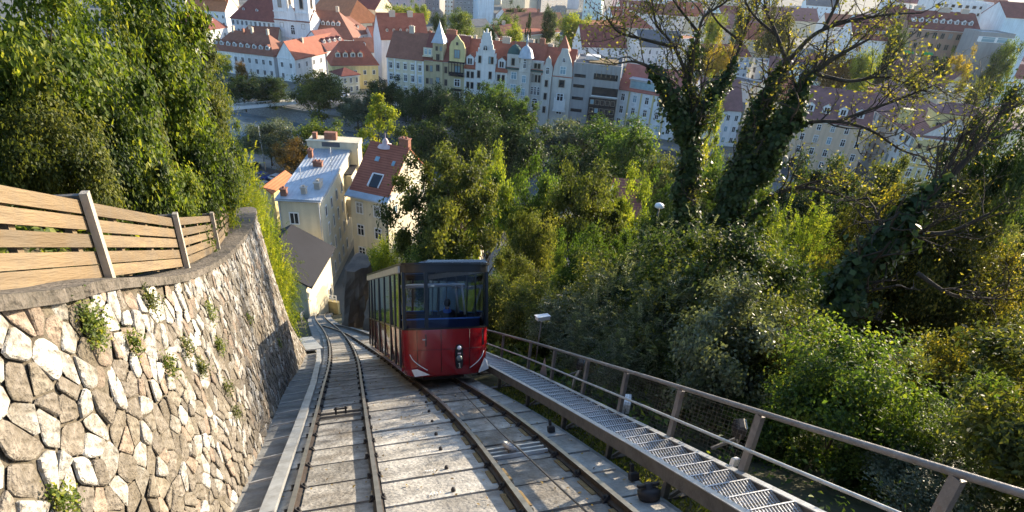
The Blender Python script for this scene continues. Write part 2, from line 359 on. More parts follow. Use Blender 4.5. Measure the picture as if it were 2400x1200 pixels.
tag(b.build('embankment', M['concrete_dark']), kind='structure')

# ------------------------------------------------------------------ track
LC = [(-4, -.42), (4, -.47), (7, -.52), (11, -.64), (16, -.79), (22.5, -1.0), (29, -1.38), (36, -1.95), (43, -2.62), (52, -3.6), (60, -4.45), (67, -5.12), (75, -5.7), (82, -5.95), (90, -5.75), (100, -4.6), (106, -3.2)]
RC = [(-4, 1.98), (4, 2.03), (6, 2.04), (9, 2.03), (11.5, 1.95), (14, 1.77), (18, 1.40), (22, .98), (26.5, .45), (31, -.08), (36, -.72), (40, -1.35), (44.5, -2.15), (49, -3.05), (52, -3.55)]
def smoothtab(T):
    P = spline([A3(*r) for r in T], 12); k = [p[0] for p in P]; v = [p[1] for p in P]
    return lambda s: float(np.interp(s, k, v))
lc, rc = smoothtab(LC), smoothtab(RC)
HG = .5
b = MB() # continuous concrete bed
ss = np.arange(-4, 91, 1.5)
vs = [];
for s in ss:
    r = max(rc(s)+1.15, lc(s)+1.2) if s < 52 else lc(s)+1.2
    vs += [Wp(s, min(lc(s)-1.9, -2.3) if s < 31 else lc(s)-1.3, -.07), Wp(s, r, -.07)]
b.sheet(vs, [(2*i, 2*i+1, 2*i+3, 2*i+2) for i in range(len(ss)-1)], -Nn*.6)
bed = tag(b.build('track_bed', M['concrete_dark']), kind='structure')
rng = random.Random(3)
jo = [-1.2]
while jo[-1] < 66: jo.append(jo[-1]+.95+rng.uniform(-.05, .05))
def slab(s0, s1, a0, a1, b0, b1, n=0., m='concrete', name='concrete_slab'):
    g = .024; dn = rng.uniform(-.008, .008); tl = rng.uniform(0, .012)
    p = [Wp(s0+g, a0, n-.09), Wp(s0+g, b0, n-.09), Wp(s1-g, b1, n-.09), Wp(s1-g, a1, n-.09), Wp(s0+g, a0, n+dn+tl), Wp(s0+g, b0, n+dn+tl), Wp(s1-g, b1, n+dn), Wp(s1-g, a1, n+dn)]
    q = MB().hexa(p); c = np.mean(p, 0); o = q.build(name, M[m], bed, c); o.location = c; return o
nslab = 0
for i in range(len(jo)-1):
    s0, s1 = jo[i], jo[i+1]
    e = lambda f, o: (f(s0)+o, f(s1)+o)
    if s1 > 1:
        cols = [(e(lc, -.78), e(lc, -HG-.075)), (e(lc, -HG+.075), e(lc, HG-.075))]
        if s0 < 36:
            cols += [(e(lc, HG+.075), e(rc, -HG-.075))]
        if s0 < 45:
            cols += [(e(rc, -HG+.075), e(rc, HG-.075))] if s0 < 35 else []
            cols += [(e(rc, HG+.075), e(rc, 1.0))]
        elif s0 > 50: cols += [(e(lc, HG+.075), e(lc, 1.0))]
        for k, ((a0, a1), (b0, b1)) in enumerate(cols):
            if b0-a0 < .12: continue
            off = .32 if k in (0, 1) and s0 < 40 else 0
            slab(s0+off, s1+off, a0, a1, b0, b1, 0, 'concrete_stain' if k == 1 or (k == 3 and s0 < 35) else 'concrete'); nslab += 1
# gutter ledges at the foot of the wall
FOOT = [(-6, -1.75), (5, -1.78), (8.8, -1.82), (12, -2.04), (17.3, -2.43), (25, -2.63), (30, -2.97), (32, -3.6)]
for s in np.arange(3, 31, 1.45):
    uf, = tab(FOOT, s); uf2, = tab(FOOT, s+1.3); l0, l1 = lc(s)-1.0, lc(s+1.3)-1.0
    if l0-uf > .1: slab(s, s+1.35, uf-.1, uf2-.1, l0, l1, -.16+.03*math.sin(s*7), 'concrete_dark', 'gutter_ledge')

def rail_mesh(c, off, s0, s1):
    prof = [(-.055, 0), (.055, 0), (.055, .015), (.012, .03), (.012, .09), (.032, .098), (.032, .122), (-.032, .122), (-.032, .098), (-.012, .09), (-.012, .03), (-.055, .015)]
    st = np.arange(s0, s1, .5); b = MB(); k = len(prof)
    vs = [Wp(s, c(s)+off+x, n) for s in st for x, n in prof]
    b.v = [tuple(v) for v in vs]
    for i in range(len(st)-1):
        for j in range(k):
            b.f.append([i*k+j, i*k+(j+1) % k, (i+1)*k+(j+1) % k, (i+1)*k+j]); b.m.append(1 if j in (6,) else 0); b.sm.append(False)
    return b
clip = MB()
clip.hexa([(-.11, -.05, 0), (.11, -.05, 0), (.11, .05, 0), (-.11, .05, 0), (-.03, -.04, .07), (.03, -.04, .07), (.03, .04, .07), (-.03, .04, .07)])
clip.lathe(A3(-.075, 0, .02), [(.022, 0), (.022, .045), (0, .045)], 6); clip.lathe(A3(.075, 0, .02), [(.022, 0), (.022, .045), (0, .045)], 6)
clip_me = clip.build('rail_clip', M['clip'], mesh_only=True)
lit_stain = MB().box((0, 0, .008), (.06, .5, .014)); lit_stain_me = lit_stain.build('lit_stain_strip', M['ochre'], mesh_only=True)  # ochre strips for rust-stained concrete, the sunlight on it put into the colour
def frame_mat(P, tx, ty, tz): 
    return Matrix(((tx[0], ty[0], tz[0], P[0]), (tx[1], ty[1], tz[1], P[1]), (tx[2], ty[2], tz[2], P[2]), (0, 0, 0, 1)))
def track(c, s1, label, lit_stains):
    base = Wp(6, c(6), 0)
    root = empty('railway_track', base, label, 'railway track', 'tracks of the passing loop')
    for off in (-HG, HG):
        rail_mesh(c, off, -3, s1).build('rail', [M['rail_side'], M['rail_top']], root, base)
        for i, j in enumerate(jo):
            if j < 2.5 or j > 34: continue
            s = j+.32*(1-lit_stains)
            if s > s1: continue
            P = Wp(s, c(s)+off, 0)-base; o = link('rail_clip', clip_me, root)
            o.matrix_local = frame_mat(P, Lr, S, Nn)
            if lit_stains and j < 14:
                for sg in (-1, 1):
                    o = link('lit_stain_strip', lit_stain_me, root); o.matrix_local = frame_mat(Wp(s+.47, c(s+.47)+off+sg*.105, 0)-base, Lr, S, Nn)
    return root
track(lc, 104, 'left railway track beside the stone wall, nothing standing on it', 0)
track(rc, 50, 'right railway track with the red car standing on it', 1)
# haul cable and guide pulley on the right track
cp = [ray_plane(px, py, Nn, .16) for px, py in ((1375, 1200), (1320, 1150), (1225, 1060), (1160, 1000), (1075, 910))]
cp = [2*cp[0]-cp[1]]+cp
tag(MB().tube(spline(cp, 6), .012, 6).build('haul_cable', M['cable']), 'thin dark steel haul cable stretched along the middle of the right track', 'cable')
def pulley(px, py, lab, big=True):
    P = ray_plane(px, py, Nn, .1); s, u, n = sun_(P)
    root = empty('cable_pulley', P, lab, 'pulley', 'cable pulleys between the rails')
    b = MB(); ax = Lr*.45+Nn*.9; ax /= np.linalg.norm(ax); x = S; y = np.cross(ax, x)
    R = .15
    b.lathe(A3(0, 0, 0), [(R*.72, -.03), (R, -.03), (R*.9, 0), (R, .03), (R*.72, .03), (R*.72, -.03)], 20, (x, y, ax)); 
    for a in range(3):
        t = a*math.pi/3; dd = x*math.cos(t)+y*math.sin(t); b.bar(-dd*R*.74, dd*R*.74, .03, .025, ax)
    b.build('wheel', M['galv'], root)
    for ds in (-.19, .0, .2):
        q = MB().bar(Wp(s+ds, rc(s)-.42, .03)-P, Wp(s+ds, rc(s)+.42, .03)-P, .06, .05, Nn); q.build('frame_bar', M['galv'], root)
    MB().box(Lr*-.02-Nn*.04, (.1, .3, .05), (Lr, S, Nn)).build('bearing', M['steel_dark'], root)
pulley(1199, 1047, 'pale spoked guide pulley holding the cable between the right rails')
P = ray_plane(800, 970, Nn, .05); s, u, n = sun_(P)
root = empty('cable_guide', P, 'steel guide frame of two cross bars between the left rails', 'cable guide')
for ds in (-.18, .18): MB().bar(Wp(s+ds, lc(s)-.42, .05)-P, Wp(s+ds, lc(s)+.42, .05)-P, .05, .05, Nn).build('frame_bar', M['steel_dark'], root)
b = MB(); b.bar(Wp(s, lc(s)-.1, .02)-P, Wp(s, lc(s)-.1, .2)-P, .04, .04, S); b.bar(Wp(s, lc(s)+.1, .02)-P, Wp(s, lc(s)+.1, .2)-P, .04, .04, S); b.bar(Wp(s, lc(s)-.14, .16)-P, Wp(s, lc(s)+.14, .16)-P, .05, .03, Nn)
b.build('bracket', M['clip'], root)
# painted numbers on the middle slabs (read from below)
ni = 0
for i in range(len(jo)-1):
    if 5.2 < jo[i] < 13.5:
        cu = bpy.data.curves.new('number', 'FONT'); cu.body = str(109-ni); cu.size = .115; cu.align_x = 'CENTER'; cu.extrude = .0006; ni += 1
        o = bpy.data.objects.new('number', cu); COL.objects.link(o); dg = bpy.context.evaluated_depsgraph_get()
        me = bpy.data.meshes.new_from_object(o.evaluated_get(dg)); bpy.data.objects.remove(o); me.materials.clear(); me.materials.append(M['trim'])
        o = link('painted_number', me, bed); u = .70+.04*(jo[i]-8)
        o.matrix_local = frame_mat(Wp(jo[i]+.2, u, .0235), -Lr, -S, Nn)
        q = MB(); c = Wp(jo[i]+.16, u+.22, .01); q.lathe(c, [(.03, 0), (.03, .03), (.018, .05), (0, .05)], 8, (Lr, S, Nn)); q.build('anchor_bolt', M['clip'], bed)
# cable duct on the left with brackets to the wall
dp = [(-3, -1.16), (3, -1.2), (7.4, -1.30), (11.9, -1.44), (17.3, -1.63), (24, -1.98), (28, -2.3)]
root = empty('cable_duct', Wp(7, -1.3, 0), 'long pale metal cable duct running between stone wall and left track', 'cable duct')
for k in range(len(dp)-1):
    a, c = dp[k], dp[k+1]
    MB().bar(Wp(a[0]+.01, a[1], .08)-np.array(root.location), Wp(c[0]-.01, c[1], .08)-np.array(root.location), .17, .09, Nn).build('duct_section', M['duct'], root)
b = MB().bar(Wp(28.3, -2.5, .1)-np.array(root.location), Wp(37, -3.75, .1)-np.array(root.location), .75, .06, Nn); b.build('cover_plate', M['duct'], root)
for s in np.arange(4, 27, 1.25):
    uf, = tab(FOOT, s); ud = float(np.interp(s, [q[0] for q in dp], [q[1] for q in dp]))
    MB().bar(Wp(s, uf+.05, .02)-np.array(root.location), Wp(s, ud-.09, .06)-np.array(root.location), .05, .03, Nn).build('wall_bracket', M['galv'], root)

# ------------------------------------------------------------------ stone retaining wall
PAIR = [((-6, -1.75), (-8, -1.9, 2.2)), ((1, -1.76), (-1, -1.88, 2.6)), ((5.56, -1.78), (3.68, -1.9, 2.73)), ((7.23, -1.8), (5.27, -2.0, 2.85)), ((10.05, -1.92), (8.0, -2.2, 2.99)), ((13.8, -2.18), (11.45, -2.5, 3.43)),
        ((18.5, -2.47), (15.6, -2.85, 4.3)), ((23.6, -2.6), (20.0, -3.35, 5.5)), ((27, -2.75), (22.6, -4.3, 5.95)), ((30, -2.97), (24.3, -5.8, 6.1)), ((32, -4.2), (25.2, -8.2, 6.1)), ((33, -7), (25.8, -12, 6.1))]
fts = spline([Wp(f[0], f[1], -.3) for f, t in PAIR], 14); tps = spline([Wp(*t) for f, t in PAIR], 14)
fts, tps = np.array(fts), np.array(tps); nW = len(fts)
mid = (fts+tps)/2; arc = np.r_[0, np.cumsum(np.linalg.norm(np.diff(mid, axis=0), axis=1))]; hgt = np.linalg.norm(tps-fts, axis=1)
def wpt(a, v, out=0.):
    f = np.array([np.interp(a, arc, fts[:, i]) for i in range(3)]); t = np.array([np.interp(a, arc, tps[:, i]) for i in range(3)])
    P = f+(t-f)*v
    if out:
        e = .15; f2 = np.array([np.interp(a+e, arc, fts[:, i]) for i in range(3)]); t2 = np.array([np.interp(a+e, arc, tps[:, i]) for i in range(3)])
        f1 = np.array([np.interp(a-e, arc, fts[:, i]) for i in range(3)]); t1 = np.array([np.interp(a-e, arc, tps[:, i]) for i in range(3)])
        n = np.cross((f2+(t2-f2)*v)-(f1+(t1-f1)*v), t-f); n /= np.linalg.norm(n)
        P = P+n*out*(1 if n@Lr > 0 or n@S > .3 else -1)
    return P
wroot = empty('retaining_wall', Wp(10, -1.9, -.3), 'tall curved retaining wall of pale rubble stones left of the track', 'stone wall')
wl = np.array(wroot.location)
V = np.array([wpt(a, v, -.004+.010*math.sin(a*3.1+v*9)+.006*math.sin(a*7.3-v*17)) for a in np.linspace(arc[0]+.3, arc[-1]-.3, 150) for v in np.linspace(-.02, 1, 22)])-wl
q = np.array([(i*22+j, (i+1)*22+j, (i+1)*22+j+1, i*22+j+1) for i in range(149) for j in range(21)])
link('mortar_face', np_mesh('mortar_face', V, q, M['mortar'], smooth=True), wroot)
# rubble stones: irregular cells grown from jittered seeds
rs = np.random.RandomState(11)
cell = .17; asp_ = 1.7; nx = int(arc[-1]/cell); seeds = {}
for i in range(nx):
    for j in range(int(8/(cell*asp_))):
        if rs.rand() < .07: continue
        seeds[(i, j)] = np.array([(i+.5+rs.uniform(-.48, .48))*cell, (j+.5+(.5 if i % 2 else 0)+rs.uniform(-.48, .48))*cell*asp_])
def clip_poly(poly, p, q, gap):
    m = (p+q)/2; d = q-p; d = d/np.linalg.norm(d); lim = (m-p)@d-gap; out = []
    for k in range(len(poly)):
        a, b = poly[k], poly[(k+1) % len(poly)]; fa, fb = (a-p)@d-lim, (b-p)@d-lim
        if fa <= 0: out.append(a)
        if fa*fb < 0: out.append(a+(b-a)*(fa/(fa-fb)))
    return out
stones = []
s_lo = np.searchsorted(arc, 0)
for (i, j), p in seeds.items():
    h = float(np.interp(p[0], arc, hgt))
    if p[1] > h-.10 or p[1] < .1 or p[0] < arc[20]: continue
    poly = [p+np.array(c)*cell*1.1 for c in ((-1.1, -1.6), (1.1, -1.6), (1.1, 1.6), (-1.1, 1.6))]
    for di in (-2, -1, 0, 1, 2):
        for dj in (-2, -1, 0, 1, 2):
            if (di or dj) and (i+di, j+dj) in seeds: 
                poly = clip_poly(poly, p, seeds[(i+di, j+dj)], .003+.011*rs.rand())
                if len(poly) < 3: break
        if len(poly) < 3: break
    if len(poly) < 3: continue
    poly = [np.array([c[0], min(max(c[1], .02), h-.02)]) for c in poly]
    # chamfer corners for rounder stones
    pp = []
    for k in range(len(poly)):
        a, b_, c = poly[k-1], poly[k], poly[(k+1) % len(poly)]
        q_ = rs.uniform(.04, .2); pp += [b_+(a-b_)*q_, b_+(c-b_)*q_]
    hv = p[1]/h
    P = wpt(p[0], hv); X, Y, Z = proj(P)
    lap = sum(np.linalg.norm(np.cross(np.r_[pp[k]-p, 0], np.r_[pp[(k+1) % len(pp)]-p, 0]))/2 for k in range(len(pp)))
    if lap < .004: continue
    vis = -200 < X < 760 and 400 < Y < 1300
    stones.append((lap/Z**2*(1 if vis else .02), p, pp, hv, h))
stones.sort(key=lambda r: -r[0])
rest = MB()
for k, (w, p, pp, hv, h) in enumerate(stones):
    far = p[0] > arc[14*7]
    pr = rs.uniform(.004, .030)*(.7 if far else 1); n = len(pp); tx, ty = rs.uniform(-.05, .05, 2)
    c = np.mean(pp, 0)
    ring = lambda f, o: [wpt(*(lambda z: (z[0], z[1]/h))(c+(x-c)*f), max(.004, o+(x-c)[0]*tx*2+(x-c)[1]*ty*2)) for x in pp]
    vs = ring(1., .002)+ring(.97, pr*.75)+ring(.80, pr+.002)+[wpt(c[0], c[1]/h, pr+.004)]
    fs = [(r*n+i, r*n+(i+1) % n, (r+1)*n+(i+1) % n, (r+1)*n+i) for r in (0, 1) for i in range(n)]+[(2*n+i, 2*n+(i+1) % n, 3*n) for i in range(n)]
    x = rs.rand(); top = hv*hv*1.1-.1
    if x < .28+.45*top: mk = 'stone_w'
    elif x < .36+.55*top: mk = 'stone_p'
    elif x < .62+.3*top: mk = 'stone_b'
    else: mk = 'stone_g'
    if k < 300:
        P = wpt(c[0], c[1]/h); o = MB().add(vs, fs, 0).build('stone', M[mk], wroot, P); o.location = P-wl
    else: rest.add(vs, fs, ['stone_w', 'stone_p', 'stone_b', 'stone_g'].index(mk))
o = rest.build('rubble', [M['stone_w'], M['stone_p'], M['stone_b'], M['stone_g']], wroot, wl); o['kind'] = 'stuff'
# coping
def outdir(i):
    t = tps[min(i+1, nW-1)]-tps[max(i-1, 0)]; n = np.cross(UP, t); n[2] = 0; n /= np.linalg.norm(n)
    return n
b = MB(); vs = []
for i in range(nW):
    n = outdir(i); jt = .02*math.sin(i*2.3)
    vs += [tps[i]-n*(.06+jt)+UP*.0, tps[i]+n*.22+UP*.03, tps[i]+n*.6+UP*.03]
b.sheet(vs, [(3*i+k, 3*i+k+1, 3*i+k+4, 3*i+k+3) for i in range(nW-1) for k in (0, 1)], (0, 0, -.10))
b.build('coping', M['coping'], wroot, wl)
# bank above the wall
ds = np.r_[.4, .8, 1.2, 1.8, 2.6, 3.6, 5, 7, 10, 14, 20, 30]
def bankz(i, d): 
    k = np.interp(i, [0, 14*5, 14*7, 14*9], [.85, .75, .45, .1]); dd = max(d-.8, 0)
    return -.05+k*dd*(1-.012*dd)-np.interp(i, [14*7, 14*8.5], [0, .35])*dd
def bankpt(i, d):
    n = outdir(i); return tps[i]+n*d+UP*bankz(i, d)
V = np.array([bankpt(i, d) for i in range(0, nW, 2) for d in ds]); nd = len(ds); ni_ = len(range(0, nW, 2))
q = np.array([(i*nd+j, (i+1)*nd+j, (i+1)*nd+j+1, i*nd+j+1) for i in range(ni_-1) for j in range(nd-1)])
tag(link('bank', np_mesh('bank', V, q, M['soil'], smooth=True)), kind='structure')

# ------------------------------------------------------------------ timber fence on the wall
FP = [(245, 660, -2.3), (430, 631, -2.5), (507, 592, -2.85), (545, 537, -3.45)]
posts = [ray_plane(px, py, Lr, u) for px, py, u in FP]
posts = [posts[0]+(posts[0]-posts[1])*1.05]+posts
posts = [posts[0]+(posts[0]-posts[1])]+posts
e = posts[-1]; posts += [e+S*1.6-Lr*1.7+UP*.75, e+S*2.6-Lr*3.6+UP*1.1]
fr_ = empty('timber_fence', posts[2], 'weathered timber board fence standing on top of the stone wall', 'fence'); fl = posts[2]
FH = .80
for i, p in enumerate(posts):
    n = (posts[min(i+1, len(posts)-1)]-posts[max(i-1, 0)]); n[2] = 0; n /= np.linalg.norm(n); rt = np.cross(n, UP)
    MB().box(p+UP*(FH/2+.02)+rt*.055-fl, (.075, .06, FH+.1), (n, rt, UP)).build('fence_post', M['post'], fr_)
    MB().box(p+UP*(FH+.03)-rt*.12-fl, (.05, .3, .045), (n, rt, UP)).build('rear_stay', M['steel_dark'], fr_)
rw = random.Random(5)
for i in range(len(posts)-1):
    a, c = posts[i], posts[i+1]; t = c-a; L = np.linalg.norm(t); t = t/L; rt = np.cross(t, UP); rt /= np.linalg.norm(rt); zz = np.cross(rt, t)
    for r in range(5):
        j = rw.uniform(-.012, .012)
        o = MB().box(A3(0, 0, 0), (.028, .112, L-.03)).build('fence_board', M['wood'], fr_)
        o.matrix_local = frame_mat((a+c)/2+UP*(.10+r*.158+j)-fl, rt, zz, t)
    for f in (.28, .62, .93):
        MB().box(a+(c-a)*f+UP*(FH/2)-rt*.05-fl, (.09, .05, FH-.04), (t, rt, UP)).build('batten', M['wood'], fr_)
# ------------------------------------------------------------------ metal walkway and railing
KS = [(-2, 3.15, 3.73), (5, 3.15, 3.72), (8, 3.2, 3.74), (14, 3.08, 3.72), (18, 2.98, 3.60), (24, 2.6, 3.2), (30, 2.1, 2.7)]
def kl(s): return float(np.interp(s, [k[0] for k in KS], [k[1] for k in KS]))
def kr(s): return float(np.interp(s, [k[0] for k in KS], [k[2] for k in KS]))
NW_ = .35
wb = Wp(10, 3.4, NW_)
walk = empty('metal_walkway', wb, 'blue grey steel grating stair walkway beside the right track', 'walkway')
sg = np.arange(1, 30, 3.)
for f, nm in ((kl, 'stringer'), (kr, 'stringer')):
    b = MB()
    for a in sg:
        c = a+2.995
        b.bar(Wp(a, f(a), NW_-.085)-wb, Wp(c, f(c), NW_-.085)-wb, .035, .18, Nn, 0)
        b.bar(Wp(a, f(a), NW_+.015)-wb, Wp(c, f(c), NW_+.015)-wb, .075, .012, Nn, 1)
    b.build(nm, [M['steel_dark'], M['galv']], walk)
tw = .53; tr_ = MB()
tr_.box((0, -.135, 0), (tw, .02, .035)); tr_.box((0, .135, 0), (tw, .012, .03))
for i in range(15): tr_.box((-tw/2+.018+i*(tw-.036)/14, 0, 0), (.009, .26, .022))
for j in (-.07, 0, .07): tr_.box((0, j, -.003), (tw, .006, .012))
tread_me = tr_.build('tread', M['galv'], mesh_only=True)
for s in np.arange(1.6, 28, .33):
    o = link('tread', tread_me, walk); m = (kl(s)+kr(s))/2
    o.matrix_local = frame_mat(Wp(s, m, NW_-.06)-wb, Lr, FW, UP)
for s in (3.1, 4.6, 6.2, 7.9, 9.8, 12, 14.5, 17, 20):
    b = MB(); top = Wp(s, kl(s)+.05, NW_-.2); b.bar(top-wb, top-UP*.34-wb, .07, .07, S); b.bar(top-UP*.3-Lr*.22-wb, top-UP*.3+Lr*.5-wb, .06, .04, UP); b.bar(top-UP*.28+Lr*.08-wb, top-UP*.02+Lr*.45-wb, .04, .04, S)
    b.box(top+UP*.02-wb, (.12, .12, .015), (Lr, S, Nn))
    b.build('support', M['steel_dark'], walk)
rl = empty('railing', Wp(10, 3.74, NW_), 'brown grey steel railing along the outer side of the grating walkway', 'railing'); rb = np.array(rl.location)
RH = .80
pb = [2.0, 3.6, 5.65, 7.21, 8.83, 10.45, 12.33, 14.19, 16.79, 19.3, 22, 25]
for s in pb:
    p = Wp(s, kr(s)+.05, NW_-.12); q = Wp(s, kr(s)+.05, NW_)+UP*RH+Lr*.04
    MB().bar(p-rb, q-rb, .055, .085, S).build('railing_post', M['handrail'], rl)
hp = [Wp(s, kr(s)+.05, NW_)+UP*(RH+.03)+Lr*.04 for s in np.arange(0, 26.1, 1)]
MB().tube([p-rb for p in hp], .03, 8).build('handrail', M['handrail'], rl)
hp = [Wp(s, kr(s)+.0, NW_)+UP*(RH*.44)+Lr*.0 for s in np.arange(0, 26.1, 1)]
MB().tube([p-rb for p in hp], .019, 8).build('mid_rail', M['galv'], rl)
# wire netting behind the railing
b = MB(); o0 = .14
for k in range(0, 13):
    n0 = Wp(0, 0, 0)*0
    b.tube([Wp(s, kr(s)+o0, NW_)+UP*(.02+k*.06)-rb for s in (5.7, 8.8, 11.3)], .0016, 3, caps=False)
for s in np.arange(5.7, 11.3, .09): b.tube([Wp(s, kr(s)+o0, NW_)+UP*.02-rb, Wp(s, kr(s)+o0, NW_)+UP*.76-rb], .0016, 3, caps=False)
b.build('wire_netting', M['steel_dark'], rl)

# small equipment outside the railing
P = ray_plane(1252, 850, Lr, 4.3); root = empty('security_camera', P, 'white camera housing on a thin pole behind the far railing', 'camera')
top = ray_plane(1270, 745, Lr, 4.32)
MB().tube([A3(0, 0, -1.2), top-P-UP*.05], .016, 8).build('pole', M['handrail'], root)
hx = Lr*.93+S*.36; hx /= np.linalg.norm(hx); hy = np.cross(UP, hx)
b = MB(); c = top-P+hx*.03; b.box(c, (.40, .13, .10), (hx, hy, UP), 0, .02); b.box(c+UP*.06-hx*.01, (.44, .155, .02), (hx, hy, UP)); b.build('housing', M['trim'], root)
MB().lathe(c+hx*.205, [(.045, -.01), (.045, .02), (0, .02)], 12, (hy, UP, hx)).build('lens', M['clip'], root)
MB().box(c-UP*.085, (.1, .06, .06), (hx, hy, UP)).build('bracket', M['trim'], root)
def flood(px, py, u, lab, white, sc=1., nm='floodlight'):
    P = ray_plane(px, py, Lr, u); root = empty(nm, P, lab, 'floodlight')
    fx = Lr*.5-S*.3+UP*.0; fx /= np.linalg.norm(fx); fy = np.cross(UP, fx); ax = (fy, fx, UP)
    m = M['trim'] if white else M['clip']
    b = MB(); b.box((0, 0, 0), (.24*sc, .12*sc, .19*sc), ax, 0, .03*sc); b.build('lamp_body', m, root)
    b = MB()
    for i in range(5): b.box(fx*-.07*sc+fy*(i-2)*.045*sc, (.01*sc, .05*sc, .15*sc), ax)
    b.build('cooling_fins', M['galv'] if white else M['clip'], root)
    MB().box(fx*.065*sc, (.20*sc, .01, .15*sc), ax).build('glass', M['grey_lens'], root)
    b = MB(); b.bar(fy*.13*sc, fy*.13*sc-UP*.2*sc, .02, .012, fx); b.bar(-fy*.13*sc, -fy*.13*sc-UP*.2*sc, .02, .012, fx); b.bar(fy*.13*sc-UP*.2*sc, -fy*.13*sc-UP*.2*sc, .02, .012, fx)
    b.bar(A3(0, 0, -.2*sc), A3(0, 0, -.2*sc)-Lr*.3-UP*.1, .03, .03, S); b.build('bracket', M['steel_dark'], root)
flood(1467, 945, 3.98, 'white floodlight fixed outside the railing behind the netting', 1, 1.15)
flood(1362, 852, 4.0, 'black floodlight high behind the railing with a pale strut', 0, .9)
flood(1735, 1003, 3.95, 'larger black floodlight just below the nearest stretch of handrail', 0, .8)
P = ray_plane(1480, 990, Lr, 3.95); tag(MB().box((0, 0, 0), (.1, .05, .22), (Lr, S, UP), 0, .012).build('junction_box', M['frameb']), 'narrow pale junction box right below the white floodlight', 'box').location = P
P = ray_plane(1722, 1082, Lr, 3.86); tag(MB().box((0, 0, 0), (.07, .07, .13), (Lr, S, UP), 0, .015).build('sensor_box', M['trim']), 'small white sensor box on the railing post below the large black floodlight', 'box').location = P
P = ray_plane(1275, 858, Lr, 4.05); b = MB(); b.sheet([(-.09, 0, -.28), (.10, 0, -.30), (.0, 0, .26)], [(0, 1, 2)], (0, .012, 0)); b.bar((0, .02, -.1), (0, .02, -1.0), .03, .03, A3(1, 0, 0)); tag(b.build('warning_plate', M['w_pink']), 'pale pink pointed plate standing behind the mid rail', 'sign').location = P
P = ray_plane(1346, 895, Lr, 3.9); tag(MB().tube([(-.02, 0, -.5), (.0, 0, .1), (.09, 0, .34)], .03, 8).build('bracing_tube', M['galv']), 'short pale steel brace leaning beside a railing post', 'brace').location = P
for px, py, lab in ((1292, 1012, 'small black rail contact box beside the right rail, far one'), (1486, 1125, 'small black rail contact box beside the right rail, near the grass')):
    P = ray_plane(px, py, Nn, .02); root = empty('rail_contact', P, lab, 'box')
    MB().box(Nn*.05, (.11, .09, .1), (Lr, S, Nn), 0, .015).build('case', M['clip'], root); MB().box(Nn*.1+S*.03, (.04, .04, .18), (Lr, S, Nn)).build('stub', M['clip'], root)
P = ray_plane(1522, 1168, Nn, .02); root = empty('cable_roller', P, 'black deflection roller unit beside the right rail at the grass edge', 'roller')
b = MB(); b.lathe(A3(0, 0, 0), [(.12, 0), (.13, .03), (.13, .09), (.10, .11), (.05, .12), (.05, .17), (0, .17)], 16, (Lr, S, Nn)); b.build('drum', M['clip'], root)
MB().bar(-Lr*.13+Nn*.15, Lr*.13+Nn*.15, .05, .03, Nn).build('yoke', M['clip'], root)

# ------------------------------------------------------------------ funicular car
ca = Wp(19.1, 1.43, 0); cf = Wp(24, .80, 0)-Wp(14.5, 1.72, 0); cy = cf/np.linalg.norm(cf)
th = math.radians(3.5); n0 = Nn-cy*(Nn@cy); n0 /= np.linalg.norm(n0); x0 = np.cross(cy, n0)
cz = n0*math.cos(th)+x0*math.sin(th); cx = np.cross(cy, cz)
car = empty('funicular_car', ca, 'red funicular car with dark glass front descending on the right track', 'funicular car')
car.matrix_world = frame_mat(ca, cx, cy, cz)
HL, HWd = 4.35, 1.13
def outline(hw, ext=0., n=10, lo=-1.0):
    pts = []
    for sgn in (-1, 1):
        for i in range(n+1):
            ph = -math.pi/2+math.pi*i/n
            sx, cxx = math.sin(ph), math.cos(ph)
            x = hw*math.copysign(abs(sx)**.62, sx)*(-sgn if sgn > 0 else 1); y = (HL-.42+ext+.46*cxx**.75)
            pts.append((x if sgn < 0 else x, y*sgn))
    return pts
# ring order: near end (y<0) left->right, far end right->left
def loft(rings, m, name, parent, cap=(True, True), smooth=True, mats=None):
    b = MB(); k = len(rings[0])
    for r in rings: b.v += [tuple(map(float, p)) for p in r]
    for i in range(len(rings)-1):
        for j in range(k): b.f.append([i*k+j, i*k+(j+1) % k, (i+1)*k+(j+1) % k, (i+1)*k+j]); b.m.append(0); b.sm.append(smooth)
    if cap[0]: b.f.append(list(range(k))[::-1]); b.m.append(0); b.sm.append(False)
    if cap[1]: b.f.append([(len(rings)-1)*k+j for j in range(k)]); b.m.append(0); b.sm.append(False)
    return b.build(name, m, parent)
def ringz(z, hw, ext=0.): return [(x, y, z) for x, y in outline(hw, ext)]
ZS, ZT = 1.50, 2.92
body = loft([ringz(.30, HWd*.86, -.10), ringz(.36, HWd*.92, -.05), ringz(.6, HWd*.955, -.02), ringz(1.0, HWd*.98), ringz(ZS, HWd)], M['red'], 'body', car, (True, False))
loft([ringz(ZS-.02, HWd*1.004, .004), ringz(ZS+.03, HWd*1.006, .006)], M['black'], 'window_sill', car, (False, False))
loft([ringz(ZT, HWd*1.03, .02), ringz(ZT+.2, HWd*1.035, .03)], M['black'], 'header', car, (False, False))
loft([ringz(ZT+.2, HWd*.9, -.35), ringz(ZT+.2, HWd*1.07, .08), ringz(ZT+.25, HWd*1.07, .08), ringz(ZT+.25, HWd*.9, -.35)], M['black'], 'roof_frame', car, (False, False), False)
for y in (-2.2, 0, 2.2): MB().box((0, y, ZT+.225), (HWd*1.9, .12, .05)).build('roof_rib', M['black'], car)
b = MB(); b.hexa([(-.55, -HL-.05, ZT+.255), (1.08, -HL-.05, ZT+.255), (1.08, HL, ZT+.255), (-.55, HL, ZT+.255), (-.5, -HL+.1, ZT+.33), (1.0, -HL+.1, ZT+.34), (1.0, HL-.2, ZT+.34), (-.5, HL-.2, ZT+.33)])
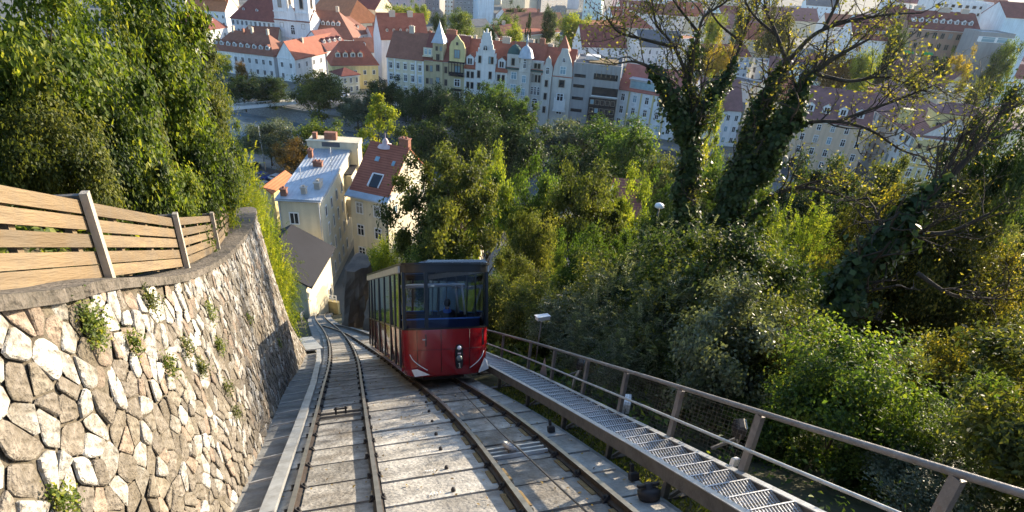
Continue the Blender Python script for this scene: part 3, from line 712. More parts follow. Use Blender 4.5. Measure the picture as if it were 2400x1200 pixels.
b.build('roof_panel', M['roofglass'], car)
# glazing: near/far windscreens and side panes, all at the sill outline leaning slightly outward
def wallstrip(j0, j1, z0, z1, name, m, hw0=HWd*.995, hw1=HWd*1.022, inset=0., thick=0):
    a, c = outline(hw0-inset), outline(hw1-inset); b = MB(); n = j1-j0+1
    idx = [j % len(a) for j in range(j0, j1+1)]
    b.add([(a[j][0], a[j][1], z0) for j in idx]+[(c[j][0], c[j][1], z1) for j in idx], [(i, i+1, n+i+1, n+i) for i in range(n-1)], 0, False)
    return b.build(name, m, car)
wallstrip(1, 9, ZS+.03, ZT, 'windscreen', M['carglass'])
wallstrip(12, 20, ZS+.03, ZT, 'rear_windscreen', M['carglass'])
def pillar(x, y, w, d, z0=ZS, z1=ZT+.02, m='black', nm='pillar'):
    f = 1.0; MB().hexa([(x*.99-w/2, y-d/2, z0), (x*.99+w/2, y-d/2, z0), (x*.99+w/2, y+d/2, z0), (x*.99-w/2, y+d/2, z0), (x*1.018-w/2, y-d/2, z1), (x*1.018+w/2, y-d/2, z1), (x*1.018+w/2, y+d/2, z1), (x*1.018-w/2, y+d/2, z1)]).build(nm, M[m], car)
ol = outline(HWd)
for end in (0, 11):
    for j in (1, 9): pillar(ol[end+j][0]*.985, ol[end+j][1], .09, .10)
# slim pillar standing left of centre in each windscreen
pillar(-.56, -(HL-.0), .085, .06); pillar(.60, HL-.02, .085, .06)
ys = [-3.78, -2.95, -2.05, -.75, .65, 1.95, 2.95, 3.78]
for sx in (-1, 1):
    for i, y in enumerate(ys):
        w = .07 if i % 2 else .11
        pillar(sx*HWd, y, .05, w, .52 if sx < 0 else ZS, ZT)
    for i in range(len(ys)-1):
        y0, y1 = ys[i]+.06, ys[i+1]-.06
        door = i in (1, 3, 5)
        z0 = .56 if door else ZS
        b = MB(); x0_, x1_ = sx*HWd*(.957 if door else .996), sx*HWd*1.018
        b.sheet([(x0_, y0, z0), (x0_, y1, z0), (x1_, y1, ZT), (x1_, y0, ZT)], [(0, 1, 2, 3)], (-sx*.012, 0, 0))
        b.build('door' if door else 'side_window', M['sideglass'], car)
    MB().hexa([(sx*HWd*.96-.02, -HL+.5, .42), (sx*HWd*.96+.03, -HL+.5, .42), (sx*HWd*.96+.03, HL-.5, .42), (sx*HWd*.96-.02, HL-.5, .42), (sx*HWd*.97-.02, -HL+.5, .52), (sx*HWd*.97+.03, -HL+.5, .52), (sx*HWd*.97+.03, HL-.5, .52), (sx*HWd*.97-.02, HL-.5, .52)]).build('door_sill', M['red'], car)
    MB().box((sx*HWd*1.05, 0, ZT+.1), (.05, HL*2-.7, .17)).build('cornice_rail', M['galv'], car)
MB().box((0, 0, .62), (HWd*1.8, HL*2-1.1, .05)).build('floor', M['concrete_dark'], car)
for y in (-3.55, 3.55):
    MB().box((0, y, 1.15), (HWd*1.86, .07, 1.1)).build('bulkhead', M['blue'], car)
    MB().box((0, y, 1.715), (HWd*1.88, .10, .035)).build('bulkhead_rail', M['blue_rail'], car)
for y in (-2.6, -1.0, .8, 2.4):
    b = MB(); b.box((.1, y, 1.02), (1.2, .42, .09), None, 0, .03); b.box((.1, y-.2, 1.35), (1.2, .07, .6), None, 0, .02); b.box((.1, y, .8), (.9, .3, .36)); b.build('bench', M['jacket'], car)
def loop(cx_, cy_, a, l, z): # stadium loop grab rail
    P = []
    for i in range(12): t = math.pi*i/11; P.append((cx_+a*math.cos(t), cy_+l+a*math.sin(t), z))
    for i in range(12): t = math.pi+math.pi*i/11; P.append((cx_+a*math.cos(t), cy_-l+a*math.sin(t), z))
    P.append(P[0]); return P
for (c, l) in ((-3.0, .35), (-1.2, .5), (1.0, .7)):
    MB().tube(loop(-.05, c, .72, l, 2.62), .028, 8, caps=False).build('grab_rail', M['trim'], car)
MB().tube(loop(-.35, -2.4, .34, .2, 2.60), .024, 8, caps=False).build('grab_rail', M['trim'], car)
for x, y0, y1 in ((.74, -3.4, -3.1), (.86, -2.2, -1.9), (-.8, -2.0, -1.8)):
    MB().tube([(x-.12, y0, 2.6), (x+.03, y1, 1.8)], .026, 8).build('grab_pole', M['trim'], car)
# front details (uphill end, seen from the camera)
def front_y(x, hw=HWd*.96): 
    o = outline(hw)[:11]; o = sorted(o); return float(np.interp(x, [p[0] for p in o], [p[1] for p in o]))
fx_ = .26; fy_ = front_y(fx_)
oval = lambda w, h, n=20: [(math.copysign(abs(math.cos(t))**.5, math.cos(t))*w, math.copysign(abs(math.sin(t))**.5*1, math.sin(t))*h) for t in [2*math.pi*i/n for i in range(n)]]
pl_ = oval(.105, .31); b = MB(); k = len(pl_)
b.v = [(fx_+x, fy_-.012-.0*z, .78+z) for x, z in pl_]+[(fx_+x*.96, fy_-.03, .78+z*.98) for x, z in pl_]
b.f = [[i, (i+1) % k, k+(i+1) % k, k+i] for i in range(k)]+[list(range(k, 2*k))]; b.m = [0]*(k+1); b.sm = [False]*(k+1)
lp = b.build('light_panel', M['black'], car)
axf = (A3(1, 0, 0), A3(0, 0, 1), A3(0, -1, 0))
MB().lathe(A3(fx_, fy_-.03, 1.0), [(.055, 0), (.055, .012), (.04, .03), (0, .036)], 16, axf).build('headlight', M['lens'], lp)
MB().lathe(A3(fx_, fy_-.03, .74), [(.075, 0), (.075, .012), (.05, .03), (0, .036)], 16, axf).build('tail_light', M['grey_lens'], lp)
MB().box((fx_, fy_-.034, .86), (.085, .012, .035)).build('badge', M['w_pink'], lp)
b = MB(); yy = fy_-.036; b.box((fx_+.006, yy, .565), (.02, .008, .11)); b.box((fx_-.014, yy, .605), (.03, .008, .018)); b.box((fx_+.004, yy, .508), (.062, .008, .016)); b.build('number_one', M['w_beige'], lp)
for x in (-.80, -.2, .55, .92): MB().tube([(x*.97, front_y(x*.97)+.018, .42), (x*.985, front_y(x*.985)-.002, .9), (x, front_y(x)-.012, ZS-.03)], .006, 5).build('panel_seam', M['black'], car)
MB().tube([(x, front_y(x)-.006, .98) for x in np.linspace(-.9, .9, 15)], .005, 5).build('panel_seam', M['black'], car)
# handle, trim line, white step plates
MB().box((-.62, front_y(-.62)-.02, 1.24), (.10, .03, .022)).build('handle', M['trim'], car); MB().box((-.585, front_y(-.6)-.02, 1.22), (.022, .03, .30)).build('handle', M['black'], car)
for sx in (-1, 1):
    tl = [(sx*(.965-.42*t), 0, .88-.40*t**.6) for t in np.linspace(0, 1, 8)]; tl = [(x, front_y(x)-.012, z) for x, _, z in tl]
    MB().tube(tl, .011, 6).build('trim_line', M['trim'], car)
b = MB(); b.sheet([(-.93, front_y(-.93)-.02, .50), (-.80, front_y(-.8)-.03, .52), (-.50, front_y(-.5)-.03, .37), (-.86, front_y(-.86)-.03, .33)], [(0, 1, 2, 3)], (.0, -.02, 0)); b.build('step_plate', M['trim'], car)
b = MB(); b.sheet([(.78, front_y(.80)-.03, .36), (1.10, front_y(.9)+.1, .42), (1.09, front_y(.9)+.15, .62), (.96, front_y(.9)-.02, .70)], [(0, 1, 2, 3)], (.0, -.03, -.02)); b.build('step_plate', M['trim'], car)
MB().box((.94, front_y(.9)+.02, 1.25), (.04, .05, .42)).build('wiper_arm', M['black'], car)
MB().box((0, 0, .24), (1.1, HL*2-1.2, .18)).build('underframe', M['clip'], car)
for y in (-2.9, 2.9):
    for x in (-.5, .5): MB().lathe(A3(x-.05, y, .28), [(.0, 0), (.16, 0), (.16, .08), (.18, .08), (.18, .1), (0, .1)], 18, (A3(0, 1, 0), A3(0, 0, 1), A3(1, 0, 0))).build('wheel', M['clip'], car)

# passenger: one skinned body, seen from behind
def skin_mesh(name, joints, edges, m, root=0, sub=2):
    me = bpy.data.meshes.new(name); me.from_pydata([j[:3] for j in joints], edges, []); o = bpy.data.objects.new(name, me); COL.objects.link(o)
    md = o.modifiers.new('skin', 'SKIN'); 
    for i, j in enumerate(joints): me.skin_vertices[0].data[i].radius = (j[3], j[4] if len(j) > 4 else j[3])
    me.skin_vertices[0].data[root].use_root = True
    o.modifiers.new('sub', 'SUBSURF').levels = sub
    dg = bpy.context.evaluated_depsgraph_get(); r = bpy.data.meshes.new_from_object(o.evaluated_get(dg)); bpy.data.objects.remove(o)
    r.materials.clear(); r.materials.append(m)
    for p in r.polygons: p.use_smooth = True
    return r
hd = ray_plane(1048, 712, S, float((Wp(16.6, 0, 0)-O_)@S))
px_, py_ = cx, FW
pr = empty('person', hd-UP*.78, 'seated passenger in dark jacket with blue collar seen from behind', 'person'); 
pr.matrix_world = frame_mat(hd-UP*.78, np.cross(FW, UP), FW, UP)
J = [(0, 0, .10, .15, .12), (0, .0, .30, .15, .11), (0, -.01, .47, .18, .11), (0, 0, .57, .07, .065), (0, .01, .66, .05), (0, .02, .76, .075, .085), (0, .025, .85, .075, .085), (0, .02, .905, .045, .05),
     (-.19, 0, .51, .055), (-.25, .05, .28, .045), (-.17, .25, .16, .035), (-.13, .32, .15, .03), (.19, 0, .51, .055), (.25, .05, .28, .045), (.17, .25, .16, .035), (.13, .32, .15, .03),
     (-.10, .22, .08, .075), (-.11, .43, .06, .06), (-.11, .45, -.2, .05), (-.11, .46, -.36, .04), (-.11, .58, -.38, .035), (.10, .22, .08, .075), (.11, .43, .06, .06), (.11, .45, -.2, .05), (.11, .46, -.36, .04), (.11, .58, -.38, .035)]
E = [(0, 1), (1, 2), (2, 3), (3, 4), (4, 5), (5, 6), (6, 7), (2, 8), (8, 9), (9, 10), (10, 11), (2, 12), (12, 13), (13, 14), (14, 15), (0, 16), (16, 17), (17, 18), (18, 19), (19, 20), (0, 21), (21, 22), (22, 23), (23, 24), (24, 25)]
bodyme = skin_mesh('body', J, E, M['jacket']); bodyme.materials.append(M['skin'])
for p in bodyme.polygons:
    c = p.center
    if c.z > .63 or (abs(c.x) < .22 and c.y > .30 and c.z > .1 and c.z < .2 and c.y < .4): p.material_index = 1
link('body', bodyme, pr)
b = MB(); b.lathe(A3(0, .0, .80), [(.085, -.06), (.096, -.01), (.095, .05), (.078, .11), (.04, .145), (0, .15)], 16, None); 
link('hair', b.build('hair', M['hair'], mesh_only=True), pr)
b = MB(); b.lathe(A3(0, .0, .585), [(.13, -.045), (.10, 0), (.082, .05), (.07, .05)], 16); link('collar', b.build('collar', M['collar'], mesh_only=True), pr)
for sx in (-1, 1):
    b = MB(); b.lathe(A3(sx*.085, .02, .785), [(.0, -.0), (.028, .0), (.022, .02), (0, .02)], 8, (A3(0, 1, 0), A3(0, 0, 1), A3(sx, 0, 0))); link('ear', b.build('ear', M['skin'], mesh_only=True), pr)
# ------------------------------------------------------------------ buildings
def window_mesh(name, style, fr, gl):
    b = MB(); t = .11
    def bx(x0, x1, z0, z1, y0, y1, m): b.hexa([(x0, y0, z0), (x1, y0, z0), (x1, y1, z0), (x0, y1, z0), (x0, y0, z1), (x1, y0, z1), (x1, y1, z1), (x0, y1, z1)], m)
    b.add([(-.5, -.02, 0), (.5, -.02, 0), (.5, -.02, 1), (-.5, -.02, 1)], [(0, 1, 2, 3)], 1)
    bx(-.5, -.5+t, 0, 1, -.07, .0, 0); bx(.5-t, .5, 0, 1, -.07, 0, 0); bx(-.5+t, .5-t, 0, .07, -.07, 0, 0); bx(-.5+t, .5-t, .93, 1, -.07, 0, 0)
    if style >= 1: bx(-.035, .035, .07, .93, -.06, 0, 0)
    if style >= 2: bx(-.5+t, .5-t, .62, .67, -.055, 0, 0)
    if style == 3: bx(-.62, .62, 1.06, 1.16, -.16, 0, 0); bx(-.56, .56, -.07, 0, -.14, 0, 0)
    if style == 4:
        n = 8; arc_ = [(.5*math.cos(math.pi*i/n), 1+.32*math.sin(math.pi*i/n)) for i in range(n+1)]
        b.add([(x, -.02, z) for x, z in arc_], [tuple(range(n+1))], 1)
        for i in range(n):
            (x0, z0), (x1, z1) = arc_[i], arc_[i+1]
            b.add([(x0, -.07, z0), (x1, -.07, z1), (x1*.8, -.07, 1+(z1-1)*.75), (x0*.8, -.07, 1+(z0-1)*.75), (x0, 0, z0), (x1, 0, z1), (x1*.8, 0, 1+(z1-1)*.75), (x0*.8, 0, 1+(z0-1)*.75)], [(0, 3, 2, 1), (0, 1, 5, 4), (3, 7, 6, 2)], 0)
    return b.build(name, [M[fr], M[gl]], mesh_only=True)
WIN = {'d': window_mesh('window', 1, 'frame', 'glass'), 'c': window_mesh('window', 2, 'frame', 'glass'), 'o': window_mesh('window', 3, 'frame', 'glass'),
       's': window_mesh('window', 0, 'frameb', 'glass'), 'b': window_mesh('window', 2, 'frame', 'glassb'), 'a': window_mesh('window', 4, 'frame', 'glass'), 'n': window_mesh('window', 0, 'frame', 'glass'), 'x': window_mesh('window', 1, 'frameb', 'glass')}
for wk, (wsty, wfr) in dict(d=(1, 'frame'), c=(2, 'frame'), o=(3, 'frame'), s=(0, 'frameb'), x=(1, 'frameb'), n=(0, 'frame')).items():
    WIN[wk+'2'] = window_mesh('window', wsty, wfr, 'curtain'); WIN[wk+'3'] = window_mesh('window', wsty, wfr, 'glassb')  # curtained panes, and pale panes with a reflection put into the glass colour
wr_ = random.Random(99)
def put_window(root, side, W, D, x, z, w, h, st='d', name='window'):
    q_ = wr_.random(); st = st+'2' if q_ < .13 and st+'2' in WIN else st+'3' if q_ > .90 and st+'3' in WIN else st
    o = link(name, WIN[st], root); o.scale = (w, 1.6, h)
    if side == 'F': o.location = (x, 0, z)
    elif side == 'R': o.location = (W, x, z); o.rotation_euler = (0, 0, math.pi/2)
    elif side == 'L': o.location = (0, x, z); o.rotation_euler = (0, 0, -math.pi/2)
    return o
HS = []
class House:
    """local frame: x along the facade from A to B, y away from the viewer, z up"""
    def __init__(s, A, B, D, he, wall, roof, rh=5, rt='gable', label='', cat='house', group=None, ov=.45, hip=(0, 0), rows=(), sides='', chim=(), dorm=(), base=0., name='house', cornice=True, wst='d', mono=0):
        A = np.array(A, float)[:2]; B = np.array(B, float)[:2]; W = float(np.linalg.norm(B-A)); s.W, s.D, s.he = W, D, he
        rz = math.atan2(B[1]-A[1], B[0]-A[0])
        s.root = r = empty(name, (A[0], A[1], base), label, cat, group, rz); HS.append((s, label))
        b = MB(); b.hexa([(0, 0, -.5), (W, 0, -.5), (W, D, -.5), (0, D, -.5), (0, 0, he), (W, 0, he), (W, D, he), (0, D, he)])
        rm = M['r_'+roof]; R = MB(); e = ov
        if rt == 'gable':
            hl, hr = hip; e0 = e*rh/(D/2)
            zb = he-e0+.02
            x0, x1 = (-e if hl else -.18), (W+(e if hr else .18))
            vs = [(x0, -e, zb), (x1, -e, zb), (x1, D+e, zb), (x0, D+e, zb), (hl if hl else x0, D/2, he+rh), (W-hr if hr else x1, D/2, he+rh)]
            fs = [(0, 1, 5, 4), (2, 3, 4, 5)]
            if hl: fs.append((3, 0, 4))
            if hr: fs.append((1, 2, 5))
            R.sheet(vs, fs, (0, 0, .22))
            if not hl: b.add([(0, 0, he), (0, D, he), (0, D/2, he+rh)], [(0, 2, 1)])
            if not hr: b.add([(W, 0, he), (W, D, he), (W, D/2, he+rh)], [(0, 1, 2)])
            s.rz = lambda x, y: he+rh*(1-abs(y-D/2)/(D/2))+.22
        elif rt == 'cross': # ridge runs away from the viewer
            zb = he-e*rh/(W/2)+.02
            R.sheet([(-e, -.2, zb), (W+e, -.2, zb), (W+e, D+.2, zb), (-e, D+.2, zb), (W/2, -.2, he+rh), (W/2, D+.2, he+rh)], [(0, 4, 5, 3), (1, 2, 5, 4)], (0, 0, .22))
            b.add([(0, 0, he), (W, 0, he), (W/2, 0, he+rh), (0, D, he), (W, D, he), (W/2, D, he+rh)], [(0, 1, 2), (3, 5, 4)])
            s.rz = lambda x, y: he+rh*(1-abs(x-W/2)/(W/2))+.22
        elif rt == 'mansard':
            k = .28*rh; zb = he+.02
            vs = [(-e, -e, zb), (W+e, -e, zb), (W+e, D+e, zb), (-e, D+e, zb), (k*.6, k, he+rh*.62), (W-k*.6, k, he+rh*.62), (W-k*.6, D-k, he+rh*.62), (k*.6, D-k, he+rh*.62), (k*2, D/2, he+rh), (W-k*2, D/2, he+rh)]
            R.sheet(vs, [(0, 1, 5, 4), (1, 2, 6, 5), (2, 3, 7, 6), (3, 0, 4, 7), (4, 5, 9, 8), (6, 7, 8, 9), (5, 6, 9), (7, 4, 8)], (0, 0, .2))
            s.rz = lambda x, y: he+rh*.62*min(1, (y+e)/(k+e))+.2
        elif rt == 'flat':
            R.box((W/2, D/2, he+.06), (W-.5, D-.5, .1))
            for q in ((W/2, .13, W, .26), (W/2, D-.13, W, .26), (.13, D/2, .26, D-.52), (W-.13, D/2, .26, D-.52)): b.box((q[0], q[1], he+.3), (q[2], q[3], .6))
            s.rz = lambda x, y: he+.1
        elif rt == 'mono': # slopes down towards the viewer
            R.sheet([(-e, -e, he+.02), (W+e, -e, he+.02), (W+e, D+e, he+rh), (-e, D+e, he+rh)], [(0, 1, 2, 3)], (0, 0, .2))
            b.add([(0, 0, he), (0, D, he), (0, D, he+rh-.2), (W, 0, he), (W, D, he), (W, D, he+rh-.2)], [(0, 2, 1), (3, 4, 5), (1, 2, 5, 4)])
            s.rz = lambda x, y: he+rh*y/D+.2
        s.wall = b.build('wall', M['w_'+wall], r); s.roof = R.build('roof', rm, r)
        if cornice and rt != 'flat':
            c = MB(); zc = he-.42; c.box((W/2, -.11, zc), (W+.2, .22, .34)); c.box((W+.06, D/2, zc), (.12, D, .34)); c.build('cornice', M['frame'] if wall not in ('white',) else M['w_white'], r)
        for rw_ in rows: # (z, n, w, h, style[, side, x0, x1])
            z, n, w, h, st = rw_[:5]; z = z+he if z < 0 else z; side = rw_[5] if len(rw_) > 5 else 'F'; L = W if side == 'F' else D
            x0, x1 = (rw_[6], rw_[7]) if len(rw_) > 7 else (0, 1)
            for i in range(n):
                x = L*(x0+(x1-x0)*(i+.5)/n); put_window(r, side, W, D, x, z, w, h, st)
        for (fx, fy, w, d, h, m) in chim:
            x, y = fx*W, fy*D; z = s.rz(x, y)-.8
            q = MB(); q.box((x, y, z+(h+.8)/2), (w, d, h+.8)); q.box((x, y, z+h+.85), (w+.2, d+.2, .14))
            npot = max(1, int(max(w, d)/.7))
            for i in range(npot):
                o_ = (i-(npot-1)/2)*.6; q.box((x+(o_ if w >= d else 0), y+(0 if w >= d else o_), z+h+1.05), (.28, .28, .3))
            q.build('chimney', M[m], s.roof)
        for (fx, fy, w, h, dm) in dorm:
            s.dormer(fx*W, fy*D, w, h, dm)
    def dormer(s, x, y, w, h, wallm='white', st='d'):
        z = s.rz(x, y)-.3; q = MB(); dp_ = 2.6
        q.hexa([(x-w/2, y, z), (x+w/2, y, z), (x+w/2, y+dp_, z), (x-w/2, y+dp_, z), (x-w/2, y, z+h), (x+w/2, y, z+h), (x+w/2, y+dp_, z+h), (x-w/2, y+dp_, z+h)], 0)
        q.add([(x-w/2, y, z+h), (x+w/2, y, z+h), (x, y, z+h+w*.38)], [(0, 1, 2)], 0)
        q.sheet([(x-w/2-.15, y-.15, z+h-.05), (x, y-.15, z+h+w*.42), (x, y+dp_, z+h+w*.42), (x-w/2-.15, y+dp_, z+h-.05)], [(0, 1, 2, 3)], (0, 0, .1), 1)
        q.sheet([(x, y-.15, z+h+w*.42), (x+w/2+.15, y-.15, z+h-.05), (x+w/2+.15, y+dp_, z+h-.05), (x, y+dp_, z+h+w*.42)], [(0, 1, 2, 3)], (0, 0, .1), 1)
        d = q.build('dormer', [M['w_'+wallm], s.roof.data.materials[0]], s.roof)
        o = link('window', WIN[st], s.roof); o.location = (x, y, z+.35); o.scale = (w*.72, 1.5, h*.8)
    def part(s, name, mb, m, parent=None): return mb.build(name, M[m] if isinstance(m, str) else m, parent or s.root)
    def win(s, side, x, z, w, h, st='d'): return put_window(s.root, side, s.W, s.D, x, z, w, h, st)
    def skylight(s, x, y, w=.9, h=1.2, m='glassb'):
        z0, z1 = s.rz(x, y), s.rz(x, y+h*.7); MB().sheet([(x-w/2, y, z0+.06), (x+w/2, y, z0+.06), (x+w/2, y+h*.7, z1+.06), (x-w/2, y+h*.7, z1+.06)], [(0, 1, 2, 3)], (0, 0, .1)).build('skylight', M[m], s.roof)
def px(a, z, Y=None): 
    return at(a[0], a[1], z) if Y is None else atY(a[0], a[1], Y)
def mid2(A, B, f): return A+(B-A)*f

# --- the riverside row, left to right. one straight facade line along the far quay
fa, fb = A3(-41.5, 186, 0), A3(14.5, 176.5, 0)
def fx(t): return fa+(fb-fa)*t     # 0..1 along the row
def fpx(x, z): # facade parameter under pixel column x at height z
    lo, hi = -.3, 1.8
    for _ in range(40):
        m = (lo+hi)/2; P = fx(m).copy(); P[2] = z
        if proj(P)[0] < x: lo = m
        else: hi = m
    return lo
c0, c1, c2, c3, c35, c4, c5 = [fpx(x, 12) for x in (908, 993, 1088, 1187, 1268, 1338, 1448)]
R4 = [(1.6, 5, 1.2, 2.0, 'x'), (5.2, 5, 1.15, 2.1, 'o'), (9.0, 5, 1.15, 2.1, 'o'), (12.6, 5, 1.1, 1.9, 'o')]
h1 = House(fx(c0), fx(c1), 13, 16.2, 'cream', 'brown', 6.5, label='cream riverside house with pale pilasters, leftmost of the river row', cat='house', group='houses along the far riverbank', rows=R4, chim=[(.5, .5, 1.6, .8, 1.6, 'plaster'), (.95, .6, 1.2, .8, 1.8, 'brickc')])
b = MB()
for f in (.015, .21, .79, .985): b.box((h1.W*f, -.1, 8), (.45, .2, 16))
h1.part('pilaster', b, 'frame')
h2 = House(fx(c1), fx(c2), 13, 16.6, 'ochre_w', 'maroon', 6.5, label='ochre riverside house with pointed blue corner turret', cat='house', group='houses along the far riverbank', chim=[(.52, .55, 3.2, 1, 1.8, 'brickc'), (.75, .62, 3, .8, 1.3, 'plaster'), (.95, .62, 1.2, .8, 1.3, 'plaster')],
           rows=[(1.8, 5, 1.2, 2.2, 'x'), (5.4, 2, .95, 1.9, 'x', 'F', .04, .24), (9.0, 2, .95, 1.9, 'x', 'F', .04, .24), (12.8, 2, .95, 2.0, 'x', 'F', .04, .24), (9, 1, 1, 2.1, 'x', 'F', .48, .62), (12.8, 1, 1, 2.1, 'x', 'F', .48, .62), (5.6, 1, 1, 2, 'x', 'F', .48, .62), (9.2, 1, 2.0, 2.3, 'c', 'F', .68, .98), (13, 1, 2.0, 2.5, 'x', 'F', .68, .98), (5.4, 1, 2, 2.2, 'c', 'F', .68, .98)])
W = h2.W; b = MB(); tx = W*.36
b.box((tx, .6, 8.2), (3.1, 1.8, 16.4)); b.box((tx, 1.4, 19.0), (3.3, 3.3, 5.6)); h2.part('turret', b, 'w_ochre_w')
b = MB(); 
b.lathe(A3(tx, 1.4, 21.6), [(2.9, -.15), (2.75, .1), (1.5, 2.4), (.7, 4.2), (.1, 5.8), (0, 6.6)], 4, (A3(.707, .707, 0), A3(-.707, .707, 0), UP), 0, False); h2.part('turret_roof', b, 'r_blue')
for z in (6.0, 9.4, 13.2, 16.3): h2.win('F', tx, z, 1.2, 2.1, 'x').location.y = -.32
h2.win('F', tx-.4, 19.2, .8, 1.4, 'x').location.y = -.26; h2.win('F', tx+.9, 19.2, .7, 1.4, 'x').location.y = -.26
gx = W*.82; b = MB(); b.box((gx, .5, 18.6), (4.8, 1.4, 4.4)); 
b.sheet([(gx-2.4, -.2, 20.8), (gx+2.4, -.2, 20.8), (gx+1.9, -.2, 22.2), (gx+1.0, -.2, 23.0), (gx, -.2, 24.4), (gx-1, -.2, 23.0), (gx-1.9, -.2, 22.2)], [tuple(range(7))], (0, .6, 0)); h2.part('gable', b, 'w_yellow')
h2.win('F', gx, 17.6, 1.9, 2.6, 'x').location.y = -.24; h2.win('F', gx, 21.4, .7, .9, 'x').location.y = -.24
b = MB(); b.box((gx, -.6, 16.5), (5.2, 1.3, .25)); b.box((gx, -.6, 12.6), (4.6, 1.2, .2)); 
for i in range(6): b.box((gx-2.3+i*.92, -1.1, 14.6), (.16, .16, 4))
b.box((gx, -1.15, 13.3), (4.6, .08, .8)); b.box((gx, -.5, 8.3), (3.2, 1, .5)); h2.part('balcony', b, 'r_dark')
b = MB(); b.box((W*.11, -.5, 17.4), (3, 1, .2)); b.box((W*.11, .2, 18.6), (2.9, .5, 2.3)); h2.part('loggia', b, 'w_cream'); h2.win('F', W*.06, 17.8, .9, 1.7, 'b').location.y = -.06; h2.win('F', W*.16, 17.8, .9, 1.7, 'b').location.y = -.06
h3 = House(fx(c2), fx(c3), 13, 15.4, 'pale', 'red', 7.2, label='pale grey riverside house with tall stepped gable', cat='house', group='houses along the far riverbank', chim=[(.1, .55, .8, .8, 1.4, 'plaster'), (.62, .55, 1.2, .8, 1.2, 'plaster'), (.85, .5, 2.5, .9, 1.2, 'plaster')],
           dorm=[(.12, .03, 2.3, 2.5, 'white'), (.86, .03, 2.3, 2.5, 'white')], rows=[(1.8, 5, 1.2, 2.2, 'x'), (5.4, 2, 1.0, 2.1, 's', 'F', .04, .24), (9.0, 2, 1.0, 2.1, 's', 'F', .04, .24), (12.2, 2, 1.0, 2.0, 's', 'F', .04, .24), (5.4, 2, 1.0, 2.1, 's', 'F', .76, .97), (9, 2, 1, 2.1, 's', 'F', .76, .97), (12.2, 2, 1, 2, 's', 'F', .76, .97)])
W = h3.W; gx = W*.5; b = MB(); b.box((gx, .1, 8.6), (W*.46, 1.2, 17.2)); hw = W*.25; z = 17.2; b.box((gx, .15, 17.9), (W*.5, 1, 1.4)); z = 18.6
for i in range(6):
    hw *= .82 if i else .93; b.box((gx, .15, z+.6), (hw*2, .7, 1.2)); b.box((gx-hw+.14, .15, z+1.35), (.28, .6, .32)); b.box((gx+hw-.14, .15, z+1.35), (.28, .6, .32)); z += 1.2
b.box((gx, .15, z+.5), (.5, .5, 1.1)); h3.part('stepped_gable', b, 'w_pale')
for z_, xs, w, h in ((17.0, (-.27, .20, .30), .9, 2.2), (12.6, (-.30, .24), 1.0, 2.3), (9.0, (-.28, .14), 1.0, 2.3), (5.4, (-.28, .2), 1.0, 2.2), (20.8, (-.03,), 1.6, 1.1)):
    for f in xs: h3.win('F', gx+f*W*.5, z_, w, h, 'a' if z_ > 20 else 's').location.y = -.53
b = MB(); b.box((gx+W*.1, -1.1, 11.6), (3, 1.2, .25)); b.box((gx+W*.1, -1.6, 12.2), (3, .12, .9)); h3.part('balcony', b, 'w_pale')
h4 = House(fx(c3), fx(c35), 13, 16.6, 'stonegrey', 'red', 6.4, label='grey riverside house with blue dome on its corner bay', cat='house', group='houses along the far riverbank', chim=[(.5, .55, 2, 1, 1.4, 'plaster'), (.85, .5, 1.6, 1, 1.3, 'brickc')],
           rows=[(1.6, 4, 1.3, 2.2, 'a'), (5.4, 1, 2.0, 2.4, 'a', 'F', .05, .35), (9.2, 1, 2.0, 2.6, 'b', 'F', .05, .35), (13.2, 1, 1.9, 2.2, 'b', 'F', .05, .35), (5.4, 1, 2.0, 2.3, 'a', 'F', .7, 1), (9.2, 3, .8, 2.0, 'a', 'F', .70, .98), (13, 3, .8, 2.3, 's', 'F', .7, .98)])
W = h4.W; bx_ = W*.52; b = MB(); b.box((bx_, -.3, 9.2), (3.3, 2.4, 18.4)); b.box((bx_, -.3, 16.0), (3.7, 2.8, .3)); b.lathe(A3(bx_, -.1, 16), [(1.75, 0), (1.75, 4)], 8, None, 0, False); b.box((W*.16, .8, 18.4), (3.8, 1.8, 4)); b.box((W*.84, .8, 17.8), (3.8, 1.6, 2.6)); h4.part('bay_tower', b, 'w_stonegrey')
b = MB(); b.lathe(A3(bx_, -.1, 20), [(2.5, -.1), (2.4, .15), (2.1, .5), (1.95, 1.3), (1.5, 2.3), (.7, 3.0), (.3, 3.2), (.25, 4.2), (.5, 4.5), (.25, 5), (.08, 6.3), (0, 6.4)], 16); h4.part('dome', b, 'r_blue')
b = MB(); b.lathe(A3(W*.16, 2.2, 20.3), [(2.9, 0), (2.6, .7), (2.2, 1.5), (1.2, 2.3), (.1, 2.7), (.06, 3.6), (0, 3.6)], 4, (A3(.707, .707, 0), A3(-.707, .707, 0), UP)); b.box((W*.16, -.3, 16.4), (4.2, .9, .5)); b.box((W*.84, -.3, 16.4), (4.0, .9, .5)); h4.part('side_roof', b, 'r_green')
for z, st in ((5, 'a'), (9, 'b'), (12.8, 'b'), (17.0, 'a')): h4.win('F', bx_, z, 1.3 if z < 16 else .9, 2.2, st).location.y = -1.56 if z < 16 else -1.9
h4.win('F', W*.16, 17.2, 1.1, 2.2, 's').location.y = -.16; h4.win('F', W*.8, 17.0, .9, 1.6, 's').location.y = -.06; h4.win('F', W*.9, 17.0, .9, 1.6, 's').location.y = -.06
h45 = House(fx(c35), fx(c4), 13, 15.8, 'stonegrey', 'red', 6.6, label='grey riverside house with tall curved gable and bay windows', cat='house', group='houses along the far riverbank', chim=[(.1, .55, 1.6, 1, 1.2, 'plaster')], rows=[(1.6, 3, 1.4, 2.2, 'a')])
W = h45.W; b = MB(); g0, g1 = W*.36, W*1.0; gm = (g0+g1)/2
